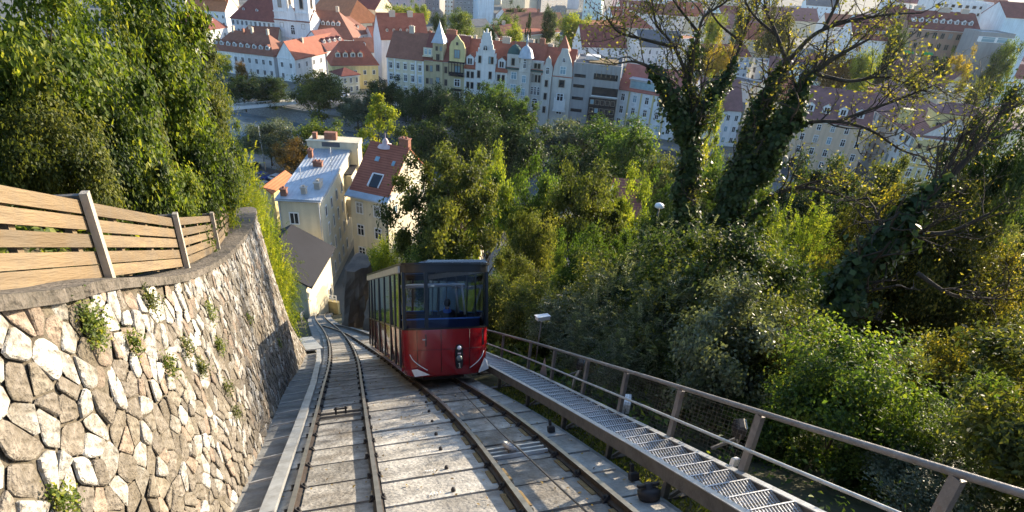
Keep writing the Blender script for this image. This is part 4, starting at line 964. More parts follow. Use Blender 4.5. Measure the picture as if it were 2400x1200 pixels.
b.box((gm, .1, 8), (g1-g0, 1, 16)); b.sheet([(g0, -.4, 16), (g1, -.4, 16), (g1-.25, -.4, 18.5), (g1-.9, -.4, 20.6), (g1-1.7, -.4, 22.2), (gm+.9, -.4, 23.4), (gm-.9, -.4, 23.4), (g0+1.7, -.4, 22.2), (g0+.9, -.4, 20.6), (g0+.25, -.4, 18.5)], [tuple(range(10))], (0, .9, 0))
b.sheet([(W*.02, -.5, 15), (W*.34, -.5, 15), (W*.34, -.5, 17.6), (W*.28, -.5, 18.8), (W*.26, -.5, 20.0), (W*.18, -.5, 21.0), (W*.10, -.5, 20.0), (W*.08, -.5, 18.8), (W*.02, -.5, 17.6)], [tuple(range(9))], (0, .9, 0)); b.box((W*.18, -.3, 7.6), (W*.30, 1.3, 15)); h45.part('gable', b, 'w_stonegrey')
b = MB(); b.lathe(A3(gm-.6, 2.2, 22.6), [(2.7, 0), (0, 4.2)], 4, (A3(.707, .707, 0), A3(-.707, .707, 0), UP), 0, False); h45.part('gable_spire', b, 'r_red')
b = MB(); b.box((gm, -.8, 7.6), (3.4, 1.2, 3.4)); b.box((gm, -.9, 5.6), (3.8, 1.4, .4)); h45.part('bay_window', b, 'w_pale')
for z, w, st in ((4.4, 1.9, 'a'), (8.6, 2.2, 'c'), (12.4, 1.9, 's'), (16.2, 1.9, 'b'), (19.7, 1.0, 'a')):
    h45.win('F', gm, z, w, 2.3 if z < 19 else .9, st).location.y = -1.42 if z == 8.6 else -.44
for z in (4.4, 8.4, 12.2, 15.8): h45.win('F', W*.18, z, 1.0, 2.1, 'c' if z > 15 else 's').location.y = -.97 if z < 14 else -.53
h5 = House(fx(c4), fx(c5), 16, 19.4, 'grey', 'grey', 1, 'flat', label='modern grey concrete block with a black panelled front and planted roof', cat='office block', group='houses along the far riverbank')
W = h5.W; b = MB(); b.box((W*.70, -.15, 5.2), (W*.58, .35, 10.4)); h5.part('panel_front', b, 'w_dkpanel')
for j in range(4):
    for i in range(5): h5.win('F', W*.70+(i-2)*W*.11, 1.0+j*2.5, W*.09, 1.5, 's').location.y = -.34
for z in (2, 5.6, 9.2, 12.8, 15.8): h5.part('slot_window', MB().box((W*.16, -.04, z+.5), (W*.24, .1, .9)), 'glass')
h5.part('window_band', MB().box((W*.70, -.04, 16.6), (W*.50, .1, 1.7)), 'glass'); h5.part('recessed_terrace', MB().box((W*.72, -.03, 12.4), (W*.54, .1, 2.4)), 'glass'); h5.part('terrace_slab', MB().box((W*.72, -.25, 11.0), (W*.56, .6, .25)), 'w_pale')
h5.part('planted_roof', MB().box((W*.6, 7, 19.9), (W*.6, 8, .25)), 'ochre'); h5.part('roof_parapet', MB().box((W*.35, 9, 20.4), (W*.3, 4, 1.2)), 'w_pale')
for i in range(5): h5.part('mullion', MB().box((W*(.5+i*.1), -.12, 17.4), (.12, .1, 1.7)), 'frameb')
# white house with the pink red roof
A, B = at(1449, 208, 12.5), at(1592, 232, 12.5)
h6 = House(A, B, 13, 12.8, 'white', 'pinkred', 6.2, label='white ornate house with a pink red roof and wide glazed dormer', cat='house', group='houses along the far riverbank', rows=[(1.6, 6, 1.3, 2.3, 'c'), (5.4, 5, 1.25, 2.3, 'o'), (9.2, 5, 1.25, 2.2, 'o')])
W = h6.W; b = MB(); b.box((W*.46, 1.6, 14.6), (W*.56, 3, 2.6)); b.box((W*.46, 1.4, 16.0), (W*.6, 3.6, .25)); h6.part('glazed_dormer', b, 'r_blue', h6.roof)
h6.part('dormer_glass', MB().box((W*.46, .06, 14.5), (W*.52, .1, 1.9)), 'glassb', h6.roof)
b = MB()
for f in (.1, .3, .5, .7, .9): b.box((W*f-W*.1, -.08, 6.5), (.5, .18, 12.4))
h6.part('pilaster', b, 'w_gold_w')
# --- near houses at the lower station
A, B = at(650, 467, 15.8), at(749, 472, 15.8)
C_ = at(842, 382, 17.3); n_ = np.array([-(B-A)[1], (B-A)[0]]); n_ /= np.linalg.norm(n_)
hb = House(A, B, 18.6, 15.8, 'cream', 'blue', 1.2, 'mono', label='tall cream house with a pale blue metal seam roof by the lower station', cat='house', ov=.25, cornice=False,
           rows=[(1.6, 5, .8, 2.0, 'n', 'R', .03, .75), (5.2, 5, .75, 2.2, 'n', 'R', .1, .85), (8.9, 4, .8, 2.1, 'n', 'R', .1, .7), (12.3, 4, .9, 1.8, 'n', 'R', .05, .72), (12.0, 1, 1.4, 1.9, 'd', 'F', .25, .45)],
           chim=[(.12, .05, .8, .8, 1.0, 'brickc'), (.55, .10, .7, .7, .9, 'plaster'), (.80, .22, .8, 1.8, .9, 'plaster'), (.45, .62, 1.4, .8, .7, 'brickc'), (.1, .80, .7, .7, 1.2, 'brickc')])
W, D = hb.W, hb.D
for i in range(13):
    x = -.1+(W+.2)*i/12; hb.part('roof_seam', MB().bar((x, -.2, hb.rz(0, -.2)+.04), (x, D+.2, hb.rz(0, D+.2)+.04), .035, .05, UP), 'r_blue', hb.roof)
b = MB(); b.box((W*.55, D+1.6, 8.8), (W*1.4, 3.0, 17.6)); b.box((W*.55, D+1.6, 18.0), (W*1.45, 3.2, .9)); b.box((W*.55, D+.1, 18.5), (W*1.5, .5, .12)); hb.part('rear_wing', b, 'w_cream')
hb.part('faded_sign', MB().box((W*.5, D+.05, 18.0), (3.0, .12, .8)), 'r_grey'); hb.part('rear_chimney', MB().box((W*.45, D+1.5, 19.0), (2, 1, 1.4)), 'brickc'); hb.part('rear_chimney', MB().box((W*.0, D+1.5, 18.9), (.7, .8, 1.2)), 'brickc')
for z in (7.0, 11.2):
    b = MB(); b.box((W+.55, D*.88, z+1.3), (1.1, D*.2, 3.2)); hb.part('bay', b, 'w_cream')
    for k in range(3):
        o = hb.win('R', D*(.81+.07*k), z+.2, 1.0, 2.3, 'c'); o.location.x = W+1.12
hb.part('bay_roof', MB().box((W+.6, D*.88, 14.5), (1.3, D*.24, .2)), 'r_dark')
A2, B2 = at(820, 449, 14.6), at(908, 468, 14.6)
hr = House(A2, B2, 13.5, 14.6, 'cream', 'red', 6.0, label='cream house with a steep red tiled roof and open skylight', cat='house', ov=.5, rows=[(7.4, 2, 1.3, 2.0, 'c', 'F', .0, .95), (11.2, 2, 1.3, 2.0, 'c', 'F', .0, .95), (3.4, 2, 1.3, 2.0, 'c', 'F', .0, .95), (11.5, 3, .9, 1.4, 'n', 'R')], chim=[(.85, .55, 1.6, .9, 1.6, 'brickc')])
W, D = hr.W, hr.D
MB().sheet([(-.4, -.9, 14.1), (W+.4, -.9, 14.1), (W+.4, .6, 14.95), (-.4, .6, 14.95)], [(0, 1, 2, 3)], (0, 0, .25)).build('eave_flashing', M['r_blue'], hr.roof)
x = W*.55; z0, z1 = hr.rz(x, .9), hr.rz(x, 2.5)
b = MB(); b.sheet([(x-.8, .9, z0+.05), (x+.8, .9, z0+.05), (x+.8, 2.5, z1+.05), (x-.8, 2.5, z1+.05)], [(0, 1, 2, 3)], (0, 0, .12)); b.build('skylight', M['glass'], hr.roof)
b = MB(); b.bar((x-.9, .8, z0+.15), (x-.9, 2.6, z1+.15), .2, .4, UP); b.bar((x+.86, .8, z0+.15), (x+.86, 2.6, z1+.15), .1, .2, UP); b.bar((x-.9, 2.6, z1+.2), (x+.9, 2.6, z1+.2), .2, .2, UP); b.build('skylight_frame', M['frame'], hr.roof)
hr.skylight(W*.35, 4.2, .7, .8); hr.skylight(W*.8, 4.0, .5, .8)
b = MB(); b.lathe(A3(W*.38, D*.5, 20.7), [(1.3, -.5), (1.0, -.1), (.5, .0), (.48, .45), (.32, .8), (.05, 1.0), (.035, 1.8), (0, 1.8)], 12); hr.part('ridge_turret', b, 'w_pink', hr.roof)
hr.part('downpipe', MB().tube([(W-.2, -.1, 2), (W-.2, -.1, 14.2)], .07, 6), 'steel_dark')
for fx_, fy_ in ((.3, .3), (.7, .75), (.9, .5)):
    z = hb.rz(0, fy_*hb.D); q = MB(); q.tube([(fx_*hb.W, fy_*hb.D, z), (fx_*hb.W, fy_*hb.D, z+2.2)], .035, 5)
    for k in range(4): q.bar((fx_*hb.W-.4, fy_*hb.D, z+1.2+k*.25), (fx_*hb.W+.4, fy_*hb.D, z+1.2+k*.25), .03, .03)
    q.build('roof_aerial', M['galv'], hb.roof)
for x in (.15, hb.W-.15): hb.part('downpipe', MB().tube([(x, -.08, .5), (x, -.08, 15.6)], .06, 6), 'galv')
hb.part('gutter', MB().tube([(-.3, -.32, 15.75), (hb.W+.3, -.32, 15.75)], .09, 8), 'galv')
hb.part('gutter', MB().tube([(hb.W+.3, -.3, 15.7), (hb.W+.3, hb.D, 16.9)], .07, 8), 'galv')
hb.part('plinth', MB().box((hb.W+.06, hb.D*.5, .6), (.12, hb.D, 1.4)), 'w_beige')
# lower station building with dark hipped roof, terrace and orange wall
P = at(690, 610, 9.5)
B_, C_ = at(716, 668, 10.6)[:2], at(772, 577, 10.6)[:2]; dy_ = (C_-B_)/np.linalg.norm(C_-B_); dx_ = A3(dy_[1], -dy_[0])
hst = House(B_-dx_*10, B_, float(np.linalg.norm(C_-B_)), 10.6, 'cream', 'dark', 2.8, 'cross', label='low station building with a broad dark pitched roof', cat='station', ov=.8, cornice=False, rows=[(3.2, 3, 1.0, 1.6, 'n', 'R'), (3, 2, 1, 1.6, 'n')])
B_, C_ = at(700, 694, 8.6)[:2], at(722, 660, 8.6)[:2]
House(B_-dx_*7, B_, float(np.linalg.norm(C_-B_)), 8.6, 'gold_w', 'brown', 1.2, 'mono', label='lower brown lean to roof in front of the dark station roof', cat='station', ov=.4, cornice=False)
q0 = at(730, 688, 6.2); b = MB(); b.box((0, 0, -2), (3.2, 2.4, 5)); b.box((0, 0, .65), (3.5, 2.7, .15))
o = tag(b.build('station_kiosk', M['w_cream']), 'small sunlit cream kiosk at the lower end of the track', 'kiosk'); o.location = q0; o.rotation_euler = (0, 0, -.3)
q0 = at(742, 700, 4.6); b = MB()
for i in range(6): b.box((i*.6, 0, .5), (.06, .06, 1.1))
b.box((1.5, 0, 1.05), (3.2, .07, .07)); b.box((1.5, 0, .55), (3.2, .05, .05)); b.box((1.5, .2, -1.5), (3.4, .5, 3.0), None, 1)
o = tag(b.build('terrace_wall', [M['frame'], M['w_gold_w']]), 'golden terrace wall with a white balustrade beside the station', 'wall'); o.location = q0; o.rotation_euler = (0, 0, -.2)
A, B = at(600, 452, 9), at(646, 470, 9)
House(at(634, 450, 10), at(684, 412, 10), 2.4, 9.8, 'gold_w', 'orange', .9, label='low annex with a narrow sunlit orange tiled roof left of the blue roof', cat='annex', ov=.3, cornice=False)
# --- left bank houses behind the footbridge
G2 = 'old town houses across the river'
def H_(eL, eR, z, D, wall, roof, rh, label, **k):
    zl = k.pop('zl', None); Y = k.pop('Y', None)
    if Y: A, B = atY(*eL, Y), atY(*eR, k.pop('Y2', Y)); z = (A[2]+B[2])/2
    else: A, B = at(*eL, z), at(*eR, z)
    z = k.pop('he', z)
    return House(A, B, D, z, wall, roof, rh, label=label, **dict(dict(cat='house', group=G2), **k))
def grid(z0, nf, n, w=1.1, h=1.7, st='d', dz=3.6, side='F', x0=0, x1=1): return [(z0+dz*i, n, w, h, st, side, x0, x1) for i in range(nf)]
b4 = H_((494, 113), (640, 130), 8.2, 12, 'white', 'brown', 6.0, 'long white house with a row of nine small roof dormers', hip=(6, 5), rows=grid(.8, 2, 9, 1.2, 1.9, 'd', 3.7), dorm=[(.05+.105*i, .10, 1.5, 1.4, 'white') for i in range(9)], chim=[(.25, .48, .7, .9, 1.6, 'plaster'), (.42, .45, .7, .9, 1.4, 'brickc'), (.55, .5, .7, .9, 1.5, 'plaster'), (.8, .5, .7, .9, 1.4, 'plaster')])
b5 = H_((649, 131), (690, 137), 8.4, 30, 'white', 'red', 5.2, 'white corner house with a bright orange sunlit roof side', rt='cross', rows=grid(.9, 2, 2, 1.2, 1.9, 'd', 3.8)+grid(.9, 2, 7, 1.1, 1.9, 'd', 3.8, 'R'), chim=[(.6, .3, .8, .8, 1.2, 'plaster')])
H_((540, 40), (645, 50), 11, 16, 'white', 'maroon', 10, 'broad white monastery wing with a big dark roof left of the church', hip=(9, 0), rows=grid(.8, 3, 10, 1.3, 2.1, 'd', 3.6), dorm=[(.25, .15, 1.2, 1.0, 'white'), (.55, .15, 1.2, 1.0, 'white')])
H_((433, 19), (527, 26), 10, 14, 'white', 'orange', 6, 'pale white house with two sunlit orange chimney blocks at far left', rows=grid(3, 2, 7, 1.1, 1.6, 'd', 3.4)+grid(3, 2, 3, 1.1, 1.6, 'd', 3.4, 'R'), chim=[(.4, .4, 6, 3, 4, 'terracotta'), (.78, .4, 7, 3, 4, 'terracotta')])
H_((450, 75), (532, 62), 9, 14, 'white', 'maroon', 6, 'white house with hipped roof and four slanting skylights', hip=(6, 6), rows=grid(1, 2, 5, 1.1, 1.7, 'd', 4), dorm=[(.3+.15*i, .2, 1.2, .9, 'white') for i in range(4)])
H_((552, 92), (650, 97), 8.5, 10, 'cream', 'brown', 4.5, 'low red roofed wing with two white glazed strips in the old town', hip=(4, 0), chim=[(.3, .4, 1, .8, 1.2, 'plaster')])
H_((668, 82), (828, 92), 10, 22, 'white', 'brown', 9, 'large dark roofed block with a row of five white dormers', hip=(9, 8), rows=grid(1, 3, 8, 1.1, 1.7, 'd', 3.3), dorm=[(.45+.075*i, .22, 1.4, 1.5, 'white') for i in range(5)], chim=[(.3, .5, 1.2, 1, 1.6, 'plaster'), (.7, .5, 1.2, 1, 1.6, 'plaster')])
H_((765, 117), (815, 108), 9, 13, 'white', 'maroon', 6, 'white house with four oval dormers behind the orange roof', rows=grid(1, 2, 4, 1.1, 1.8, 'd', 3.8), dorm=[(.12+.24*i, .15, 1.4, 1.4, 'white') for i in range(4)])
H_((815, 84), (872, 76), 10, 16, 'white', 'brown', 6, 'pale house with orange sunlit hip beside the dark roofed block', hip=(5, 5), rows=grid(1, 3, 4, 1.1, 1.6, 'd', 3.2), dorm=[(.3+.15*i, .15, 1.1, 1.2, 'white') for i in range(3)])
H_((820, 14), (880, 22), 12, 16, 'cream', 'maroon', 7, 'cream house with gallery windows above the church roof', hip=(5, 0), rows=grid(4, 2, 7, 1.0, 1.4, 's', 3.2))
H_((818, 55), (868, 52), 9, 14, 'cream', 'brown', 5, 'small house with a low brown roof right of the church nave', hip=(4, 4))
H_((876, 95), (905, 94), 8, 12, 'white', 'red', 5, 'small red roofed house between the yellow house and the river row', hip=(0, 0), chim=[(.5, .5, 1, .8, 1.2, 'brickc')])
H_((840, 122), (900, 120), 7, 10, 'white', 'brown', 4.5, 'narrow dark roofed back building behind the yellow house', dorm=[(.3, .2, 1.4, 1.2, 'white')])
yh = H_((777, 151), (886, 150), 8.5, 13, 'yellow', 'red', 6.5, 'yellow riverside house with five pale oval dormers', hip=(4, 4), rows=grid(1.2, 2, 5, 1.1, 1.6, 'd', 3.7)+grid(1.2, 2, 3, 1.1, 1.6, 'd', 3.7, 'R'), dorm=[(.16+.16*i, .14, 1.7, 1.6, 'cream') for i in range(4)])
H_((801, 178), (842, 174), 6, 8, 'cream', 'maroon', 1.6, 'small cream annex with tall windows in front of the yellow house', hip=(3, 3), rows=grid(.4, 2, 3, .9, 1.9, 'd', 2.9))
H_((893, 90), (1004, 90), 15, 13, 'white', 'red', 8, 'red roofed house with slit dormers behind the cream riverside house', chim=[(.32, .45, 2.2, 1, 1.4, 'plaster'), (.7, .45, 2, 1, 1.4, 'plaster')], dorm=[(.15+.14*i, .12, 1.0, 1.2, 'maroon' if False else 'brick') for i in range(5)])
# church with two towers
A, B = at(643, 50, 15), at(727, 58, 15); A[2] = B[2] = 0
ch = House(A, B, 9, 16, 'white', 'brown', 4, label='white baroque church front with two square bell towers', cat='church', rt='gable', name='church', rows=[(3, 1, 2.6, 5, 'a', 'F', .4, .6), (3, 2, 1.2, 3, 'a', 'F', .04, .96), (10.5, 1, 2.0, 3, 'a', 'F', .4, .6)])
W = ch.W
for f in (.2, .8):
    b = MB(); tw_ = W*.36; b.box((W*f, 3, 21), (tw_, tw_, 14)); b.box((W*f, 3, 19), (tw_+.7, tw_+.7, .5)); b.box((W*f, 3, 28), (tw_+.8, tw_+.8, .6)); b.box((W*f, 3, 16.2), (tw_+.6, tw_+.6, .5))
    for q in (-1, 1):
        for r in (-1, 1): b.box((W*f+q*tw_*.45, 3+r*tw_*.45, 8+14*.5), (tw_*.14, tw_*.14, 28))
    t = ch.part('tower', b, 'w_white')
    for z, h in ((20.5, 5.5), (13, 2)):
        o = put_window(t, 'F', 0, 0, W*f, z, 1.6, h, 's'); o.location.y = 3-tw_/2-.1
        o = put_window(t, 'R', 0, 0, 0, z, 1.6, h, 's'); o.location = (W*f+tw_/2+.1, 3, z)
    b = MB(); b.lathe(A3(W*f, 3, 28), [(tw_*.62, 0), (tw_*.6, 1), (tw_*.3, 4), (tw_*.35, 5.5), (.2, 10), (0, 12)], 8); ch.part('tower_roof', b, 'r_green')
b = MB(); b.sheet([(W*.38, -.2, 16), (W*.62, -.2, 16), (W*.60, -.2, 19), (W*.5, -.2, 22), (W*.4, -.2, 19)], [tuple(range(5))], (0, .8, 0)); b.box((W*.5, -.1, 9.4), (W, .5, .5)); b.box((W*.5, -.1, 15.6), (W, .6, .6)); ch.part('pediment', b, 'w_white')
A = at(730, 20, 12); B = at(812, 48, 12)
House(A, B, 18, 11, 'cream', 'orange', 9, label='church nave with a large sunlit orange roof right of the towers', cat='church', rt='gable', hip=(0, 7), group=G2)
# --- middle distance behind the river row
G3 = 'houses in the far city blocks'
tw_ = dict(name='apartment_tower', cat='tower block', group=G3, rt='flat')
H_((1120, 48), (1156, 49), 2, 22, 'bluewhite', 'grey', 1, 'tall pale blue windowless slab tower with a cream lit side', he=32, rows=grid(2, 9, 8, .9, 1.0, 's', 3.1, 'R'), **tw_)
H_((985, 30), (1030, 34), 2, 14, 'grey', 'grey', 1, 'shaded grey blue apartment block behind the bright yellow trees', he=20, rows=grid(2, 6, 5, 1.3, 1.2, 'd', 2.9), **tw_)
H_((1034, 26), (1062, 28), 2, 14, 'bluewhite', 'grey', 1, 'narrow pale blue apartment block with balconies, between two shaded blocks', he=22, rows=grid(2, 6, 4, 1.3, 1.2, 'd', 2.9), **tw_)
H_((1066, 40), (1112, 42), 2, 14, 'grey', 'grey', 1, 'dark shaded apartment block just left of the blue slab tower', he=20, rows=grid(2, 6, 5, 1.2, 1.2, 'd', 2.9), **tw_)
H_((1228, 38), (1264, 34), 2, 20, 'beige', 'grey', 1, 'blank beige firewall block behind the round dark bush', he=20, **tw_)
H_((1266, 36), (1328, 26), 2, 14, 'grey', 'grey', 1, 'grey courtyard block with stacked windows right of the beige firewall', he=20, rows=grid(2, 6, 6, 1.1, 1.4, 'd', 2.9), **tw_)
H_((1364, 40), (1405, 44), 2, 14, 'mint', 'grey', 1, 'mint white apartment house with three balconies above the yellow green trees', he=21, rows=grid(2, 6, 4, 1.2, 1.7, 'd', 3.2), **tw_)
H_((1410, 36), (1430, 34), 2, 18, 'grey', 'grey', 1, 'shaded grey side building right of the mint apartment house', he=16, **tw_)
H_((1426, 24), (1466, 22), 4, 14, 'pink', 'maroon', 6, 'pale pink house below the top edge with a maroon roof beside it', he=16, group=G3, rows=grid(3, 4, 4, 1.1, 1.8, 'd', 3.2))
H_((1455, 22), (1530, 26), 9, 14, 'white', 'maroon', 6, 'dark red roofed house with a row of white dormers near the top edge', group=G3, dorm=[(.1+.13*i, .15, 1.4, 1.4, 'white') for i in range(7)])
H_((1436, 36), (1478, 37), 9, 12, 'white', 'red', 5, 'low red roof with three blue skylights left of the tall chimney', group=G3, chim=[(.95, .4, .8, .8, 4, 'plaster')], dorm=[(.3+.2*i, .3, 1, .8, 'bluewhite') for i in range(3)])
H_((1440, 62), (1530, 66), 11, 18, 'beige', 'red', 7, 'big tented red roof with several slender chimneys behind the ivy tree', hip=(9, 9), group=G3, chim=[(.3, .4, .6, .6, 2.4, 'plaster'), (.6, .3, .6, .6, 2.4, 'plaster'), (.8, .5, .6, .6, 2.4, 'plaster')])
H_((1198, 70), (1330, 68), 11, 16, 'cream', 'brown', 7, 'long house with a sagging brown roof and a cream courtyard wall', hip=(0, 0), group=G3, rows=grid(4, 1, 7, 1.1, 2, 's'), chim=[(.2, .5, 1.6, .8, 1.4, 'brickc'), (.6, .5, 1, .8, 1.4, 'brickc'), (.8, .5, 1.6, .8, 1.4, 'plaster')])
H_((1235, 82), (1312, 74), 10, 6, 'cream', 'red', 1.4, 'cream courtyard wing with three dark windows under a narrow tiled eave', rt='mono', group=G3, rows=grid(5.5, 1, 5, 1.2, 2.1, 's')+grid(1.5, 1, 5, 1.2, 2.1, 's'))
H_((1312, 78), (1362, 92), 11, 15, 'white', 'grey', 6, 'grey slate roofed house with a white gable beside the brown courtyard roof', hip=(0, 5), group=G3, rows=grid(6, 1, 3, 1.1, 1.7, 's'))
H_((1364, 107), (1468, 110), 13, 12, 'white', 'maroon', 7.5, 'white house with a wide maroon roof and two wide chimneys', group=G3, rows=grid(9.4, 1, 4, 1.2, 2.2, 'a'), chim=[(.35, .45, 1.6, .9, 1.4, 'brickc'), (.78, .42, 2.6, .9, 1.4, 'brickc'), (.5, .2, .5, .6, 1.8, 'brickc')])
H_((1345, 62), (1462, 61), 12, 9, 'white', 'orange', 2.4, 'long white gallery range with arcade openings along its roof edge', group=G3, rows=grid(9, 1, 18, .7, 1.6, 's'))
H_((1190, 40), (1268, 38), 8, 12, 'white', 'maroon', 4, 'low white house with maroon roof half hidden by a dark conifer', group=G3)
H_((1100, 62), (1150, 60), 6, 10, 'yellow', 'grey', 3, 'low yellow hall with a grey roof at the foot of the slab tower', group=G3)
H_((1170, 92), (1215, 90), 12, 12, 'cream', 'maroon', 5, 'maroon roof cluster behind the stepped gable house', group=G3, chim=[(.2, .5, 1.6, .8, 1.2, 'plaster'), (.6, .5, 1.4, .8, 1.2, 'plaster')])
# behind the leaning ivy tree
G4 = 'old town houses behind the ivy tree'
H_((1655, 64), (1782, 66), 12, 14, 'beige', 'purple', 7, 'long beige house with a low purple brown roof behind the yellow trees', group=G4, rows=grid(5.5, 2, 12, .9, 1.6, 's', 3.6), dorm=[(.2+.12*i, .25, 1.3, .9, 'grey') for i in range(6)])
H_((1570, 34), (1650, 38), 11, 14, 'cream', 'red', 8, 'steep red roof with scattered white dormers near the top edge', group=G4, dorm=[(.2+.25*i, .25, 1.3, 1.3, 'bluewhite') for i in range(3)], chim=[(.5, .5, .8, .8, 2, 'plaster')])
H_((1690, 30), (1740, 32), 9, 12, 'bluewhite', 'maroon', 5, 'pale blue house between two crowns above the purple brown roof', group=G4, rows=grid(2, 2, 4, 1.1, 1.7, 'd', 3.4))
H_((1758, 36), (1800, 40), 9, 12, 'white', 'maroon', 6, 'white gabled house with vertical timber lines near the top edge', rt='cross', group=G4)
H_((1790, 44), (1920, 50), 11, 14, 'cream', 'purple', 8, 'wide purple tiled roof with white snow guards behind thin branches', group=G4, chim=[(.1, .5, 3, 1, 1.4, 'plaster'), (.6, .5, 1, 1, 1.4, 'plaster')])
H_((1500, 108), (1600, 112), 12, 14, 'white', 'grey', 6, 'white house with grey roof partly covered by the tangle of branches', group=G4, rows=grid(2, 3, 6, 1.1, 1.8, 'd', 3.3))
H_((1560, 95), (1655, 92), 13, 12, 'white', 'orange', 1, 'flat white building with a long orange roof edge', rt='flat', group=G4, rows=grid(2, 3, 8, 1.1, 1.8, 'd', 3.3))
H_((1655, 130), (1760, 132), 14, 12, 'white', 'maroon', 3.5, 'white rear house with a maroon eave and blue shaded end wall', group=G4, rows=grid(2, 4, 3, 1.2, 2, 'd', 3.2, 'F', .6, 1), cornice=False)
H_((1765, 138), (1800, 155), 12, 12, 'pale', 'grey', 1, 'open balcony block next to the white rear house', rt='flat', group=G4, rows=grid(1, 4, 2, 2.2, 2, 's', 3.1))
H_((1640, 170), (1765, 200), 7, 9, 'white', 'grey', 1, 'long low white annex with a flat pale roof behind the ivy trunks', rt='flat', group=G4)
H_((1645, 252), (1740, 258), 11, 14, 'white', 'purple', 7, 'house with a broad purple red roof between the two ivy trunks', group=G4, rows=grid(1, 3, 5, 1.1, 1.8, 'd', 3.3), dorm=[(.1, .1, 2, 2, 'white')])
H_((1800, 168), (1870, 176), 11, 12, 'white', 'purple', 5, 'old house with a purple roof right behind the leaning ivy trunk', group=G4, chim=[(.4, .5, 1.6, 1, 1.4, 'plaster')])
H_((1820, 230), (1880, 222), 12, 10, 'cream', 'red', 5, 'narrow cream house wedged behind the leaning ivy trunk', group=G4, rows=grid(2, 3, 3, 1.1, 1.8, 'd', 3.3))
H_((1880, 186), (1960, 190), 11, 12, 'mint', 'grey', 5, 'house with a pale green copper roof above the peach house', group=G4)
H_((1900, 170), (1985, 165), 13, 10, 'white', 'maroon', 5, 'white gable house between the copper roof and the car park', rt='cross', group=G4)
H_((1960, 120), (2010, 122), 9, 12, 'white', 'maroon', 5, 'white walled house left of the turquoise awning', group=G4)
# right hand blocks
G5 = 'town houses on the right below the castle hill'
A, B = at(1877, 275, 13.6), at(2040, 300, 13.6)
hp_ = House(A, B, 16, 13.6, 'peach', 'purple', 7, label='peach coloured house with white framed windows and four white arched dormers', group=G5, rows=[(1.0, 5, 1.1, 1.9, 'c'), (4.3, 5, 1.15, 2.0, 'c'), (7.7, 5, 1.15, 2.0, 'c'), (11.0, 5, 1.1, 1.6, 'c')], dorm=[(.1+.24*i, .10, 2.0, 2.0, 'white', ) for i in range(4)], chim=[(.9, .5, 1.6, 1, 1.2, 'brickc')])
hp_.part('stone_arch', MB().box((hp_.W*.06, -.05, 1.2), (1.6, .2, 2.6)), 'clip')
A, B = at(2010, 225, 15), at(2150, 322, 15)
lw = House(A, B, 14, 15, 'pale', 'purple', 5.5, label='long pale facade of tall shuttered bays receding beside the narrow lane', group=G5, rows=grid(2, 4, 14, 1.1, 2.0, 's', 3.4))
A, B = at(2151, 318, 15.4), at(2300, 338, 15.4)
yc = House(A, B, 20, 15.4, 'yellow', 'purple', 3.5, label='yellow corner house with ornate mouldings and a set back attic storey', group=G5, hip=(6, 0), rows=[(1.2, 6, 1.2, 2.2, 'o'), (5.2, 6, 1.2, 2.3, 'o'), (9.0, 6, 1.2, 2.3, 'o'), (12.4, 6, 1.1, 1.3, 's')])
b = MB(); W = yc.W; b.box((W*.55, 4.5, 18.2), (W*.72, 6, 5.6)); b.box((W*.55, 4.4, 20.6), (W*.76, 6.4, .5)); yc.part('attic_storey', b, 'w_yellow')
for i in range(4):
    yc.win('F', W*(.28+.18*i), 17.0, 1.2, 1.8, 'x').location.y = 1.46
b = MB(); b.sheet([(W*.16, 1, 21), (W*.95, 1, 21), (W*.95, 8, 21), (W*.16, 8, 21), (W*.4, 4.5, 23), (W*.75, 4.5, 23)], [(0, 1, 5, 4), (2, 3, 4, 5), (3, 0, 4), (1, 2, 5)], (0, 0, .15)); yc.part('attic_roof', b, 'r_purple')
yc.part('chimney_house', MB().box((-2.5, 5, 18.6), (2.4, 1.8, 3.5)), 'w_yellow')
b = MB()
for f in (.0, .25, .5, .75, 1.0): b.box((W*f, -.1, 7.6), (.5, .22, 15))
b.box((W*.5, -.1, 4.2), (W, .25, .4)); b.box((W*.5, -.1, 8.2), (W, .25, .3)); yc.part('moulding', b, 'w_gold_w')
H_((2060, 168), (2210, 205), 15, 14, 'beige', 'purple', 5, 'broad purple metal roof behind the receding pale facade', group=G5, chim=[(.3, .5, 1.2, 1, 1.4, 'plaster'), (.8, .5, 3, 1, 1.4, 'plaster')])
H_((2300, 305), (2400, 300), 14, 14, 'cream', 'purple', 4, 'purple roofed neighbour right of the yellow corner house', group=G5, rows=grid(2, 4, 6, 1.1, 1.9, 'd', 3.4))
H_((2180, 178), (2310, 190), 9, 14, 'white', 'maroon', 6, 'white house with a maroon roof, big dormer and a white glazed canopy', group=G5, hip=(0, 6), dorm=[(.83, .12, 2.4, 2.4, 'white')], chim=[(.3, .5, 1, 1, 1.4, 'plaster'), (.6, .5, 1, 1, 1.4, 'plaster')], rows=grid(3, 2, 8, 1.2, 1.8, 'd', 3.4))
A = at(2165, 160, 6); B = at(2275, 190, 6)
o = HS[-1][0]; o.part('glass_canopy', MB().sheet([(o.W*-.05, -9, 5.2), (o.W*.75, -6, 5.2), (o.W*.75, -1.2, 6.6), (o.W*-.05, -3, 6.6)], [(0, 1, 2, 3)], (0, 0, .25)), 'trim')
H_((2310, 178), (2420, 185), 9, 14, 'white', 'maroon', 5, 'long white house with two white arched dormers at the right edge', group=G5, dorm=[(.12, .12, 2, 2, 'white'), (.35, .12, 2.4, 2, 'white')], rows=grid(2, 2, 7, 1.1, 1.8, 'd', 3.4))
